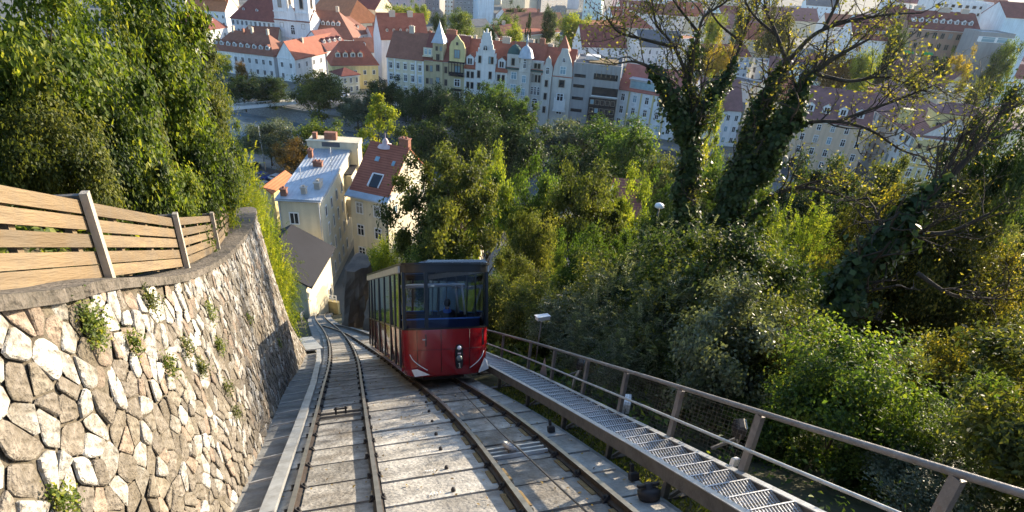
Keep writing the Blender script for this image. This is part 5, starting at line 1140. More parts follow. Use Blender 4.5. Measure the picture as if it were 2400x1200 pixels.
H_((2262, 122), (2420, 146), 11, 22, 'pink', 'purple', 8, 'large pink house with a broad tented brown roof at the right edge', hip=(12, 10), group=G5, rows=grid(4, 2, 9, 1.2, 1.9, 'a', 3.4))
H_((2130, 68), (2300, 71), 13, 15, 'brick', 'maroon', 6, 'long brick and cream town house with green shop awnings', Y=255, group=G5, rows=grid(-3.6, 2, 9, 1.8, 2.3, 'x', -4.2)+[(-13, 5, 3.2, 3, 's')], dorm=[(.08+.1*i, .15, 1.6, 1.6, 'white') for i in range(9)], chim=[(.2, .5, 4, 1, 1.2, 'plaster'), (.55, .5, 5, 1, 1.2, 'plaster'), (.85, .5, 3, 1, 1.2, 'plaster')])
o = HS[-1][0]
for f in (.1, .38): o.part('shop_awning', MB().sheet([(o.W*f-2, -1.4, o.he-9.8), (o.W*f+2, -1.4, o.he-9.8), (o.W*f+2, 0, o.he-9), (o.W*f-2, 0, o.he-9)], [(0, 1, 2, 3)], (0, 0, .1)), 'awning')
H_((2084, 54), (2132, 60), 13, 14, 'gold_w', 'maroon', 6, 'golden yellow house end with three dormers left of the brick house', Y=262, group=G5, rows=grid(-3.4, 2, 3, 1.2, 1.8, 'd', -3.6), dorm=[(.2+.28*i, .15, 1.6, 1.6, 'white') for i in range(3)])
H_((2010, 56), (2082, 58), 9, 10, 'bluewhite', 'maroon', 3, 'pale blue arcaded wing beside the golden yellow house', Y=262, group=G5, rows=grid(-2.6, 1, 10, .9, 1.6, 'n'))
H_((2000, 88), (2080, 94), 8, 12, 'white', 'maroon', 6, 'maroon roofed house with arched dormers above the turquoise awning', Y=225, group=G5, dorm=[(.12+.19*i, .12, 1.5, 1.3, 'brick') for i in range(5)], chim=[(.6, .5, .8, .8, 1.2, 'plaster')])
H_((2196, 2), (2330, 8), 20, 14, 'white', 'grey', 1, 'big white apartment block with dark framed loggias in the top right corner', rt='flat', Y=300, group=G5, cat='apartment block', rows=grid(-2.6, 8, 8, 1.7, 1.3, 's', -3))
H_((2332, 16), (2420, 22), 20, 14, 'white', 'maroon', 2, 'white apartment house at the right end of the top edge', rt='flat', Y=292, group=G5, cat='apartment block', rows=grid(-2.6, 7, 6, 1.5, 1.3, 's', -3))
H_((2358, 40), (2440, 44), 18, 14, 'bluewhite', 'maroon', 5, 'pale house with a dark red roof at the right edge below the apartments', Y=255, group=G5)
H_((2100, 6), (2190, 8), 14, 14, 'white', 'purple', 5, 'white house behind the yellowing tree left of the apartment block', Y=320, group=G5, rows=grid(-2.6, 5, 6, 1.2, 1.6, 's', -3))
H_((2300, 78), (2380, 84), 8, 10, 'grey', 'blue', 1, 'flat pavilion with a blue glazed front near the right edge', rt='flat', Y=240, group=G5, rows=[(-3, 1, 14, 2.0, 'b')])
# small roofs half hidden in the trees on the slope
G6 = 'small roofs among the slope trees'
H_((1785, 610), (1822, 640), 8, 7, 'pink', 'purple', 3, 'small pink house corner showing between the bright green crowns', Y=52, group=G6, he=9)
H_((1055, 556), (1125, 567), 9, 9, 'beige', 'red', 4, 'red roof patch seen through the branches of the forked tree', Y=68, group=G6)
H_((1440, 505), (1500, 512), 9, 8, 'white', 'pinkred', 4, 'small pinkish roof among the yellow green crowns', Y=75, group=G6)
# distant rows towards the horizon
rf = random.Random(21); cols = ['white', 'cream', 'pale', 'beige', 'yellow', 'bluewhite', 'pink', 'peach']; rcs = ['red', 'brown', 'maroon', 'purple', 'grey', 'orange']
ordn = ['first', 'second', 'third', 'fourth', 'fifth', 'sixth', 'seventh', 'eighth', 'ninth', 'tenth', 'eleventh', 'twelfth', 'thirteenth', 'fourteenth', 'fifteenth', 'sixteenth', 'seventeenth', 'eighteenth', 'nineteenth', 'twentieth']
for row, (Yd, ztop) in enumerate(((330, 11), (395, 13), (470, 15), (560, 17), (680, 20), (820, 22))):
    k = 0
    for i in range(20):
        X0 = -210+i*(46+row*10)+rf.uniform(-6, 6); w = rf.uniform(20, 34); he = ztop+rf.uniform(-2, 3); Yb = Yd+rf.uniform(-12, 12)
        P = proj(A3(X0+w/2, Yb, he)); 
        if not (-60 < P[0] < 2460 and -60 < P[1] < 130): continue
        if any(abs(h.root.location.x+h.W/2*math.cos(h.root.rotation_euler.z)-X0-w/2) < (h.W+w)/2+3 and abs(h.root.location.y-Yb) < 24 for h, _ in HS): continue
        c, rcx = rf.choice(cols), rf.choice(rcs)
        nm = {'bluewhite': 'pale blue', 'pale': 'pale grey'}.get(c, c)
        House((X0, Yb), (X0+w, Yb+rf.uniform(-3, 3)), rf.uniform(11, 15), he, c, rcx, rf.uniform(5, 7), label=f'distant {nm} house with {rcx} roof, {ordn[k]} from the left in far row {["one", "two", "three", "four", "five", "six"][row]}', group='distant houses near the top edge', hip=rf.choice([(0, 0), (5, 5)]), rows=grid(he-3.2*3, 3, int(w/4), 1.1, 1.7, 'd', 3.2), chim=[(rf.uniform(.2, .8), .5, 1.4, .9, 1.4, 'brickc')])
        k += 1
# ------------------------------------------------------------------ footbridge, street things, cars
pa, pb_ = A3(-71, 179, 2.2), A3(-112, 146, 2.2)
br = empty('footbridge', pa, 'pale grey steel footbridge crossing the river', 'bridge'); t = pb_-pa; L = np.linalg.norm(t); t /= L; n = np.cross(UP, t)
MB().box(t*L/2-UP*.25, (L, 4.2, .5), (t, n, UP)).build('deck', M['w_pale'], br)
for s_ in (-2.1, 2.1):
    b = MB(); b.box(t*L/2+n*s_+UP*1.05, (L, .1, .1), (t, n, UP)); b.box(t*L/2+n*s_-UP*.2, (L, .16, .9), (t, n, UP)); b.build('side_girder', M['frame'], br)
    b = MB()
    for i in range(int(L/1.2)): b.box(t*(i*1.2+.3)+n*s_+UP*.5, (.06, .06, 1.1), (t, n, UP))
    b.build('parapet_bars', M['frame'], br)
def car_mesh(P, rz, paint, lab):
    r = empty('parked_car', P, lab, 'car', 'cars on the riverside road', rz); b = MB(); pr_ = [(-2.1, .35), (-2.15, .75), (-1.2, .92), (-.55, 1.42), (.9, 1.45), (1.6, .98), (2.1, .85), (2.15, .4)]
    vs = [(x, -.85+.12*(z > 1.2), z) for x, z in pr_]+[(x, .85-.12*(z > 1.2), z) for x, z in pr_]; k = len(pr_)
    b.add(vs, [tuple(range(k)), tuple(range(2*k-1, k-1, -1))]+[(i, k+i, k+(i+1) % k, (i+1) % k) for i in range(k)]); b.build('body', paint, r)
    b = MB(); 
    for s_ in (-1, 1): b.add([(-1.05, s_*.845, .95), (-.5, s_*.755, 1.36), (.85, s_*.755, 1.38), (1.45, s_*.845, 1.0)], [(0, 1, 2, 3)])
    b.add([(-1.2, -.78, .955), (-1.2, .78, .955), (-.6, .66, 1.39), (-.6, -.66, 1.39)], [(0, 1, 2, 3)]); b.add([(1.6, -.78, 1.01), (1.6, .78, 1.01), (.98, .66, 1.43), (.98, -.66, 1.43)], [(0, 1, 2, 3)])
    b.v = [(x, y*1.012, z+.008) for x, y, z in b.v]; b.build('windows', M['glass'], r)
    for x in (-1.35, 1.35):
        for y in (-.82, .82): MB().lathe(A3(x, y-.09, .33), [(0, 0), (.33, 0), (.33, .18), (0, .18)], 14, (A3(1, 0, 0), A3(0, 0, 1), A3(0, 1, 0))).build('wheel', M['clip'], r)
    return r
pc = lambda n, c: mat(n, c, .3, .1, 2, spec=.5, coat=.6)
qa = math.atan2(-6.5, 17)
for (q, paint, lab) in (((613, 418), pc('paint_blue', (.03, .06, .25)), 'dark blue car at the left on the riverside road'), ((650, 424), pc('paint_white', (.6, .62, .65)), 'white car right behind the dark blue one'), ((618, 440), pc('paint_silver', (.4, .38, .37)), 'silver grey car close to the orange annex roof'), ((590, 392), pc('paint_black', (.02, .02, .025)), 'black car half hidden behind the leaves at the road edge')):
    P = at(*q, .02); car_mesh(P, qa+(math.pi if q[0] > 640 else 0), paint, lab)
P = at(790, 232, .02); car_mesh(P, .2, pc('paint_pale', (.55, .6, .66)), 'pale blue van roof beside the tall tree on the far quay'); P = at(803, 226, .02); car_mesh(P, .15, pc('paint_light', (.6, .62, .65)), 'white car parked next to the cream annex on the far quay')
P = at(622, 402, 0); r = empty('street_lamp', P, 'tall slim grey street lamp mast beside the riverside road', 'street lamp')
MB().tube([(0, 0, 0), (0, 0, 5), (-.1, 0, 10.5)], [.13, .1, .06], 8).build('pole', M['galv'], r); MB().box((-.1, 0, 7.2), (.5, .4, .7)).build('lamp_head', M['galv'], r); MB().box((-.3, 0, 10.4), (.7, .15, .1)).build('lamp_arm', M['galv'], r)
# globe lamp in the trees and roof antennas
P = atY(1545, 486, 40); g = ground(P[0], P[1]); r = empty('globe_lamp', (P[0], P[1], g), 'white domed lamp head poking out of the dark ivy crown', 'street lamp'); MB().tube([(0, 0, 0), (0, 0, P[2]-g)], .06, 8).build('pole', M['steel_dark'], r); b = MB(); b.lathe(A3(0, 0, P[2]-g), [(.3, 0), (.36, .08), (.3, .25), (.12, .34), (0, .36)], 14); b.build('lamp_shade', M['trim'], r)
# rock pier where the lower track bends away
def rock(P, w, d, h, lab, seed, name='rock_outcrop'):
    rr = np.random.RandomState(seed); V = []; nz, na = 14, 18
    for i in range(nz):
        z = i/(nz-1)
        for j in range(na):
            a = 2*math.pi*j/na; k = (1-.35*z)*(1+.16*math.sin(a*3+seed)+.10*math.sin(z*9+a*5))+rr.uniform(-.05, .05)
            V.append((math.cos(a)*w/2*k+.15*w*z, math.sin(a)*d/2*k, z*h-.5))
    V.append((.15*w, 0, h-.45)); fs = [(i*na+j, i*na+(j+1) % na, (i+1)*na+(j+1) % na, (i+1)*na+j) for i in range(nz-1) for j in range(na)]+[((nz-1)*na+j, (nz-1)*na+(j+1) % na, nz*na) for j in range(na)]
    o = MB().add(V, fs, 0, False).build(name, M['rock']); o.location = P; return tag(o, lab, 'rock')
P = Wp(50, lc(50)+2.5, -.6); rock(P, 2.5, 4.6, 7.0, 'tall brown rock pier where the lower track bends away', 2)
P = Wp(45, lc(45)+3.6, -.6); rock(P, 2.4, 4.0, 4.6, 'lower brown rock shoulder beside the red car', 5)
# white parapet stones at the bend
P = Wp(56, lc(56)+3.2, 0); tag(MB().box((0, 0, 3), (1.4, 1.6, 7), None, 0, .15).build('plaster_pier', M['w_white']), 'whitewashed pier between the rock and the bushes', 'pier').location = P+A3(1.4, 0, -1)
for i, s_ in enumerate(np.arange(64, 88, 4)):
    P = Wp(s_, lc(s_)-2.2, 0)
b = MB()
for s_ in np.arange(54, 88, 2.0):
    a = Wp(s_, lc(s_)-1.9, 0); c = Wp(s_+2, lc(s_+2)-1.9, 0); b.bar(a+UP*.9, c+UP*.9, .06, .06); b.bar(a+UP*.45, c+UP*.45, .05, .05); b.bar(a, a+UP*.9, .06, .06, S)
tag(b.build('lower_railing', M['galv']), 'grey steel railing on the outer side of the lower bend', 'railing')
# ------------------------------------------------------------------ vegetation
def leaves(name, P, Nn_, size, tint, m, asp=.5, rs=None, T=None):
    rs = rs or np.random.RandomState(1); n = len(P)
    N = Nn_/np.maximum(np.linalg.norm(Nn_, axis=1, keepdims=True), 1e-6)
    if T is None: T = rs.normal(size=(n, 3))
    T = T-N*(T*N).sum(1, keepdims=True); T /= np.maximum(np.linalg.norm(T, axis=1, keepdims=True), 1e-6); B = np.cross(N, T)
    s = np.asarray(size).reshape(-1, 1)*np.ones((n, 1)); fold = rs.uniform(-.1, .22, (n, 1))
    V = np.stack([P-T*s*.5, P+B*s*asp*.5+N*s*fold, P+T*s*.5-N*s*.12, P-B*s*asp*.5+N*s*fold], 1).reshape(-1, 3)
    i = np.arange(n)*4; tr = np.stack([np.stack([i, i+1, i+2], 1), np.stack([i, i+2, i+3], 1)], 1).reshape(-1, 3)
    return np_mesh(name, V, tr, m, np.repeat(tint, 2))
def crown_proto(seed, nc, nl, leaf, zlo=.25, hollow=2.4, cr=.10, asp=.55, shape='round', nbr=40, frond=False, trunk_r=.016):
    rs = np.random.RandomState(seed); C = []
    while len(C) < nc:
        v = rs.normal(size=3); v /= np.linalg.norm(v); r = rs.rand()**(1/hollow)
        if shape == 'up': z = rs.rand(); w = .5*math.sin(math.pi*min(1, .12+z*.9))**.8; a = rs.rand()*6.28; q = rs.rand()**.5; p = A3(math.cos(a)*w*q, math.sin(a)*w*q, zlo+(1-zlo)*z)
        else:
            p = v*r*.5*(1+.22*math.sin(v[0]*5+seed)*math.cos(v[1]*4+seed*2)+.12*math.sin(v[2]*7+seed))*.93; p = A3(p[0], p[1], zlo+(1-zlo)*(p[2]+.5))
            if v[2] < -.55 and rs.rand() < .6: continue
        C.append(p)
    C = np.array(C); ctr = A3(0, 0, zlo+(1-zlo)*.45)
    per = rs.multinomial(nl, rs.dirichlet(np.ones(nc)*4)); idx = np.repeat(np.arange(nc), per)
    rad = cr*rs.uniform(.6, 1.25, nc)
    if frond: # leaflets in two rows along arching stalks
        nf = nl//18; fi = rs.randint(0, nc, nf); d = C[fi]-ctr+rs.normal(size=(nf, 3))*.25; d[:, 2] += .12; d /= np.linalg.norm(d, axis=1, keepdims=True)
        o = C[fi]+rs.normal(size=(nf, 3))*rad[fi][:, None]*.6; Lf = rs.uniform(.09, .17, nf)*cr/.10
        k = np.tile(np.arange(9), (nf, 1)); t = (k+1)/9.; sd = np.cross(d, A3(0, 0, 1)); sd /= np.maximum(np.linalg.norm(sd, axis=1, keepdims=True), 1e-6)
        P = []; N = []; T = []; tn = []; base = rs.rand(nf)
        for sgn in (-1, 1):
            q = o[:, None]+d[:, None]*(t*Lf[:, None])[..., None]-A3(0, 0, 1)*(t**2*Lf[:, None]*.35)[..., None]+sd[:, None]*(sgn*leaf*.45)
            P.append(q.reshape(-1, 3)); up = np.cross(sd, d)*1.; up[up[:, 2] < 0] *= -1
            N.append(np.repeat(up, 9, 0)+rs.normal(size=(nf*9, 3))*.25); T.append(np.repeat(sd*sgn+d*.4, 9, 0)); tn.append(np.repeat(base, 9))
        P = np.concatenate(P); N = np.concatenate(N); T = np.concatenate(T); tint = np.clip(np.concatenate(tn)*.7+rs.rand(len(P))*.3, 0, 1)
    else:
        g = rs.normal(size=(nl, 3))*.55; P = C[idx]+g*rad[idx][:, None]*A3(1, 1, .75); N = (P-ctr)*1.2+rs.normal(size=(nl, 3))*.45+A3(0, 0, .35); T = None
        base = np.clip(rs.normal(.45, .17, nc), 0, 1); tint = np.clip(base[idx]+rs.normal(size=nl)*.17, 0, 1)
    me = leaves('crown', P, N, leaf*rs.uniform(.65, 1.3, len(P)), tint, M['lf_green'], asp, rs, T)
    b = MB(); top = .8; kx, ky = rs.uniform(-.04, .04, 2)
    tp = [A3(kx*math.sin(z*4), ky*math.sin(z*5), z) for z in np.linspace(-.04, top, 9)]
    b.tube(tp, [trunk_r*(1.35 if i == 0 else 1)*(1-.8*i/9) for i in range(9)], 8)
    for c in C[rs.permutation(nc)[:nbr]]:
        z0 = min(top*.9, max(zlo*.75, c[2]-.10-rs.uniform(.05, .30)*np.linalg.norm(c[:2])*2)); s0 = A3(kx*math.sin(z0*4), ky*math.sin(z0*5), z0); md = (s0+c)/2+A3(0, 0, .03)+rs.normal(size=3)*.012
        rr = trunk_r*rs.uniform(.22, .5); b.tube([s0, (s0+md)/2+A3(*c[:2], 0)*.06, md, c], [rr, rr*.75, rr*.5, rr*.2], 5, caps=False)
    return me, b.build('trunk', M['bark'], mesh_only=True)
PR = {'big': [crown_proto(1, 75, 34000, .023, .28, cr=.072, hollow=1.9, nbr=60, trunk_r=.018), crown_proto(2, 85, 34000, .023, .24, cr=.068, hollow=1.9, nbr=60, trunk_r=.018), crown_proto(16, 65, 34000, .023, .26, cr=.075, hollow=1.9, nbr=60, trunk_r=.018)],
      'near': [crown_proto(3, 130, 42000, .021, .12, cr=.085, hollow=2), crown_proto(4, 120, 40000, .021, .10, cr=.085, hollow=2)],
      'bush': [crown_proto(5, 90, 26000, .030, .0, cr=.11, hollow=2, nbr=25, trunk_r=.01), crown_proto(6, 90, 26000, .030, .0, cr=.11, hollow=2, nbr=25, trunk_r=.01), crown_proto(12, 80, 24000, .027, .0, cr=.10, hollow=2, nbr=25, trunk_r=.01)],
      'frond': [crown_proto(7, 70, 24000, .026, .0, cr=.15, asp=.36, frond=True, nbr=30, trunk_r=.009), crown_proto(8, 70, 24000, .026, .0, cr=.14, asp=.36, frond=True, nbr=30, trunk_r=.009)],
      'far': [crown_proto(9, 95, 13000, .036, .04, cr=.11, hollow=2.6, nbr=12), crown_proto(10, 90, 13000, .036, .03, cr=.11, hollow=2.6, nbr=12), crown_proto(13, 95, 13000, .034, .05, cr=.10, hollow=3, nbr=12)],
      'poplar': [crown_proto(11, 60, 9000, .034, .08, cr=.075, shape='up', nbr=14)],
      'sparse': [crown_proto(14, 150, 15000, .024, .25, cr=.075, hollow=1.6, nbr=110, trunk_r=.012)]}
BV = None
def bank_z(x, y):
    global BV
    if BV is None: BV = np.array([bankpt(i, d) for i in range(0, nW, 2) for d in ds])
    dd = (BV[:, 0]-x)**2+(BV[:, 1]-y)**2; k = int(np.argmin(dd)); return float(BV[k, 2]) if dd[k] < 6 else None
rt_ = random.Random(77)
def tree(pl, pr, ptop, Y, proto, lf, label, cat='tree', name='tree', group=None, h=None, k=None, wide=1.0, bank=False):
    pm = (pl+pr)/2; T = atY(pm, ptop, Y); Lp, Rp = atY(pl, ptop+60, Y), atY(pr, ptop+60, Y); w = np.linalg.norm(Lp-Rp)*wide
    if h is None:
        z0 = bank_z(T[0], T[1]) if bank else None
        if z0 is None: z0 = ground(T[0], T[1])
        h = max(T[2]-z0, w*.45)
    elif bank:
        z0 = bank_z(T[0], T[1]); h = max(h, T[2]-(z0 if z0 is not None else ground(T[0], T[1]))+.1)
    protos = PR[proto]; cm, tm = protos[k if k is not None else rt_.randrange(len(protos))]
    r = empty(name, (T[0], T[1], T[2]-h), label, cat, group, rt_.uniform(0, 6.28)); r.scale = (w, w*rt_.uniform(.85, 1.1), h)
    t = link('trunk' if name == 'tree' or proto in ('big', 'near', 'far', 'poplar', 'sparse') else 'stem', tm, r)
    c = link('crown' if cat == 'tree' else 'foliage', cm, r)
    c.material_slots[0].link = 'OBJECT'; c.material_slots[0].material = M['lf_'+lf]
    return r
gB = 'shrubs on the bank behind the timber fence'
for a in ((-170, 260, -150, 8.0, 'bush', 'bank', 'tall leafy shrub filling the top left corner above the fence'), (130, 420, -120, 11, 'bush', 'bank', 'high green shrub on the bank, middle of the upper bank'),
          (270, 490, 20, 13, 'near', 'olive', 'green bank tree whose right edge stands against the old town'), (380, 540, 150, 15, 'near', 'bank', 'bright green bank tree overhanging the river view'),
          (300, 500, 170, 11.5, 'bush', 'dark', 'dark leaved shrub at the right shoulder of the bank'), (-60, 190, 150, 6.8, 'bush', 'olive', 'broad shrub at the left edge just above the fence boards'),
          (120, 340, 200, 8, 'bush', 'dark', 'shadowy shrub behind the second fence post'), (250, 430, 300, 9.3, 'bush', 'bank', 'low bush right above the fence, left of the dark hollow'),
          (390, 545, 290, 13.5, 'bush', 'yel', 'yellow green bush above the far end of the fence'), (505, 600, 385, 19, 'frond', 'yel', 'feathery yellow green shrub behind the fence end'),
          (545, 632, 440, 23, 'frond', 'yel', 'feathery bright shrub over the far wall coping'), (572, 662, 500, 27, 'frond', 'bank', 'feathery green shrub at the far face of the wall'),
          (-200, 60, 40, 7.5, 'bush', 'bank', 'shrub cut by the left picture edge'), (150, 330, 40, 10, 'bush', 'olive', 'olive shrub in the middle of the bank slope'), (600, 662, 590, 30, 'bush', 'bank', 'small round shrub low on the far wall face')):
    tree(*a, cat='shrub', name='shrub', group=gB, bank=True, h=(3.2 if a[2] > 280 else None))
gT = 'trees on the castle slope'
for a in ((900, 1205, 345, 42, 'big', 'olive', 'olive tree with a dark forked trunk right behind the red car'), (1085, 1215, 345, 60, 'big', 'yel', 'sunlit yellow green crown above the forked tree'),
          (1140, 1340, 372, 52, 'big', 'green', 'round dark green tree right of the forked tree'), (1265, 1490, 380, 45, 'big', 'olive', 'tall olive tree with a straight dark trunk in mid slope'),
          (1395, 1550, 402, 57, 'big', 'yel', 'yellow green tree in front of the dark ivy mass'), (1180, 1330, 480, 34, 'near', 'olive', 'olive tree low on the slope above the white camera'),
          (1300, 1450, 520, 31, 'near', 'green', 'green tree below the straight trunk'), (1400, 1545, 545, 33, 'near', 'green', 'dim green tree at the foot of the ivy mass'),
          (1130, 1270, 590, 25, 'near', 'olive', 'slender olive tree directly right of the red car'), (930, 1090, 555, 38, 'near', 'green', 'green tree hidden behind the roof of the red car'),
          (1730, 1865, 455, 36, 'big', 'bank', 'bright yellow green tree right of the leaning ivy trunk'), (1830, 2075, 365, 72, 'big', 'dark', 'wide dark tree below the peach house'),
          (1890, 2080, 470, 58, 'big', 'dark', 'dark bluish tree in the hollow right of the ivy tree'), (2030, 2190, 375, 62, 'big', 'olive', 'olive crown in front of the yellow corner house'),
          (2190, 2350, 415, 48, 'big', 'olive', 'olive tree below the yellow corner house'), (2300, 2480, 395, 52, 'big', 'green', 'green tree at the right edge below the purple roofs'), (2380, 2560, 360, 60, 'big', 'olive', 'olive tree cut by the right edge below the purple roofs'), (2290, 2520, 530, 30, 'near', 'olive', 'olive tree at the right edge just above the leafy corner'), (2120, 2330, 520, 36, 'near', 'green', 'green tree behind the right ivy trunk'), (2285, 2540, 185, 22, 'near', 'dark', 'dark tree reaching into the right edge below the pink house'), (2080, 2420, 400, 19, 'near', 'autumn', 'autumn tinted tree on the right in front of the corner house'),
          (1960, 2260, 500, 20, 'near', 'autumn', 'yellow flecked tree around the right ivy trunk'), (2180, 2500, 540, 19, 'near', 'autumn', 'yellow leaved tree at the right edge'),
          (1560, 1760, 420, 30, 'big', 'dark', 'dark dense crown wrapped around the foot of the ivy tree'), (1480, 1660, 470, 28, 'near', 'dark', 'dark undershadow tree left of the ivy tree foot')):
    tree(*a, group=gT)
gS = 'shrubs on the castle slope'
for a in ((845, 960, 545, 44, 'bush', 'yel', 'pale green bush at the foot of the red roofed house'), (820, 900, 590, 48, 'bush', 'green', 'green bush above the brown rock pier'),
          (1450, 1640, 565, 15.5, 'frond', 'silver', 'silvery feathered shrub in mid slope, the upper left one'), (1590, 1790, 600, 14, 'frond', 'silver', 'silvery feathered shrub right of centre below the ivy tree'),
          (1490, 1720, 690, 11.5, 'bush', 'silver', 'grey green shrub with glinting leaves behind the railing'), (1370, 1530, 670, 16.5, 'bush', 'silver', 'grey green shrub above the white floodlight'),
          (1250, 1400, 700, 19, 'bush', 'olive', 'olive shrub right of the white camera pole'), (1150, 1290, 715, 21, 'bush', 'green', 'green shrub behind the white camera pole'),
          (1800, 2000, 545, 24, 'frond', 'bank', 'bright feathery shrub in the sun right of the ivy tree'), (1780, 1990, 660, 17, 'frond', 'green', 'green feathery shrub left of the right ivy trunk'),
          (1680, 1850, 640, 18, 'bush', 'dark', 'dark shrub below the small pink house'), (1640, 1860, 740, 11, 'bush', 'olive', 'olive shrub in the middle of the lower slope'),
          (1560, 1760, 800, 9.5, 'bush', 'green', 'green shrub close behind the middle railing posts'), (1420, 1590, 790, 12, 'bush', 'green', 'green shrub behind the black floodlight'),
          (1780, 2000, 810, 9, 'bush', 'silver', 'glinting shrub below the right ivy trunk'), (1900, 2150, 860, 7.5, 'frond', 'green', 'fresh green feathery shrub at the lower right'),
          (2080, 2330, 800, 8.5, 'bush', 'olive', 'olive shrub at the right, level with the nearest post'), (2250, 2520, 760, 7.5, 'bush', 'autumn', 'yellow flecked shrub at the right edge'),
          (1730, 1950, 940, 7, 'bush', 'green', 'green shrub just behind the large black floodlight'), (2000, 2260, 980, 5.8, 'bush', 'green', 'leafy shrub in the lower right corner, upper one'),
          (2200, 2520, 960, 5.4, 'frond', 'green', 'feathery shrub in the lower right corner at the edge'), (2050, 2450, 1100, 4.9, 'bush', 'silver', 'shrub under the handrail in the bottom right corner')):
    tree(*a, cat='shrub', name='shrub', group=gS)
def shrub_at(s, u, w, ntop, proto, lf, label):  # slope shrubs placed and sized to shade the track, several added only for that
    P = Wp(s, u, 0); g = ground(P[0], P[1]); h = Wp(s, u, ntop)[2]-g; cm, tm = PR[proto][rt_.randrange(len(PR[proto]))]
    r = empty('shrub', (P[0], P[1], g), label, 'shrub', gS, rt_.uniform(0, 6.28)); r.scale = (w, w, h); link('stem', tm, r); c = link('foliage', cm, r)
    c.material_slots[0].link = 'OBJECT'; c.material_slots[0].material = M['lf_'+lf]
for a in ((1.5, 7.5, 3.2, 3.6, 'bush', 'green', 'tall unseen shrub added beyond the right picture edge to shade the track'), (4.6, 6.9, 2.4, 2.0, 'bush', 'olive', 'olive shrub outside the railing at the right edge'), (7.2, 6.4, 2.2, 2.2, 'bush', 'green', 'green shrub outside the railing behind the nearest posts'),
          (9.6, 6.2, 2.4, 3.0, 'bush', 'silver', 'grey green shrub outside the railing above the white floodlight'), (12, 6.0, 2.3, 2.8, 'frond', 'silver', 'silvery feathered shrub outside the middle of the railing'), (14.6, 6.1, 2.6, 3.3, 'frond', 'silver', 'tallest silvery feathered shrub outside the railing'),
          (17.4, 5.9, 2.6, 3.0, 'bush', 'silver', 'grey green shrub outside the railing near the white camera'), (20.5, 5.6, 2.8, 3.4, 'bush', 'olive', 'olive shrub outside the railing beyond the white camera'), (24, 5.2, 3.0, 3.8, 'near', 'olive', 'olive shrub right beside the red car'), (28, 4.8, 3.2, 4.2, 'near', 'green', 'green shrub downhill of the red car'), (12.5, 7.5, 4.2, 4.0, 'sparse', 'olive', 'loose olive sapling added before the right ivy trunk to dapple the light'), (12.6, 7.4, 3.6, 4.5, 'bush', 'dark', 'dark tall shrub added for shade at the foot of the leaning ivy tree'), (15.5, 7.6, 3.4, 4.6, 'bush', 'dark', 'dark tall shrub added for shade left of the ivy tree feet'), (9.6, 6.9, 2.3, 2.7, 'bush', 'olive', 'olive shrub added for shade between railing and bright yellow green tree'), (17, 7, 4, 4.2, 'sparse', 'olive', 'loose olive sapling added between railing and ivy trees to dapple the light'), (3.0, 9.5, 4.5, 3.2, 'sparse', 'autumn', 'loose yellowish sapling added at the right edge of the slope to dapple the light')):
    shrub_at(*a)
gF, gN, gC = 'trees on the far riverbank', 'trees on the near riverbank', 'trees among the city houses'
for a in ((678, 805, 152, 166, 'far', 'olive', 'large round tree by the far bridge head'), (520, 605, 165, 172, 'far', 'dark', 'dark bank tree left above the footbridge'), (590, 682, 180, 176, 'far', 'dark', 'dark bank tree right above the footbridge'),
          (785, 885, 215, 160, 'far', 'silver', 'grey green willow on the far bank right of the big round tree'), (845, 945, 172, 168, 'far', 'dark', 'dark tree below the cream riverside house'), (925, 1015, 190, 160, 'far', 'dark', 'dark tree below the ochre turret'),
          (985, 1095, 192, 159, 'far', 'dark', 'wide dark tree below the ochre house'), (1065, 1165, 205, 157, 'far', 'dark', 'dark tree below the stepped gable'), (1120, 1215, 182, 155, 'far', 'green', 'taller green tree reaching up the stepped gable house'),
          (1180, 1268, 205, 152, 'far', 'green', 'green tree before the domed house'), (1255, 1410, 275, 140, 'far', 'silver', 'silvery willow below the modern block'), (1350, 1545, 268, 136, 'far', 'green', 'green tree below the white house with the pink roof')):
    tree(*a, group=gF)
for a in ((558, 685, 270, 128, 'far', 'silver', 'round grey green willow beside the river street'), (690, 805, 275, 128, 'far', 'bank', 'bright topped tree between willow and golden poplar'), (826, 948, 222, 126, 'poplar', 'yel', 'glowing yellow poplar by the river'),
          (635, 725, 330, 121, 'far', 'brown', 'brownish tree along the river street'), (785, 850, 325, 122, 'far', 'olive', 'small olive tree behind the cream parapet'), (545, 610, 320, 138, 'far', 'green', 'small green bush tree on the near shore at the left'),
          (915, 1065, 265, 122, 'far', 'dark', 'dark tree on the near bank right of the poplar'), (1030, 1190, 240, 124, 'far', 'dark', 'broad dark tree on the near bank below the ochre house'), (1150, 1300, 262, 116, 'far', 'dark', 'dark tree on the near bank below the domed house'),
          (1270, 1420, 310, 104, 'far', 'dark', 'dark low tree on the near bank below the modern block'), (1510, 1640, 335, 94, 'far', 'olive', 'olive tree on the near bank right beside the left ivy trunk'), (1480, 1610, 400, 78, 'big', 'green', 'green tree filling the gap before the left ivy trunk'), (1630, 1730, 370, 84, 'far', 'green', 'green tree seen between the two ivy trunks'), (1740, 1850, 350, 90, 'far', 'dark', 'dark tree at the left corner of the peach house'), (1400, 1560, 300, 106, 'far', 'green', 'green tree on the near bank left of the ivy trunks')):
    tree(*a, group=gN)
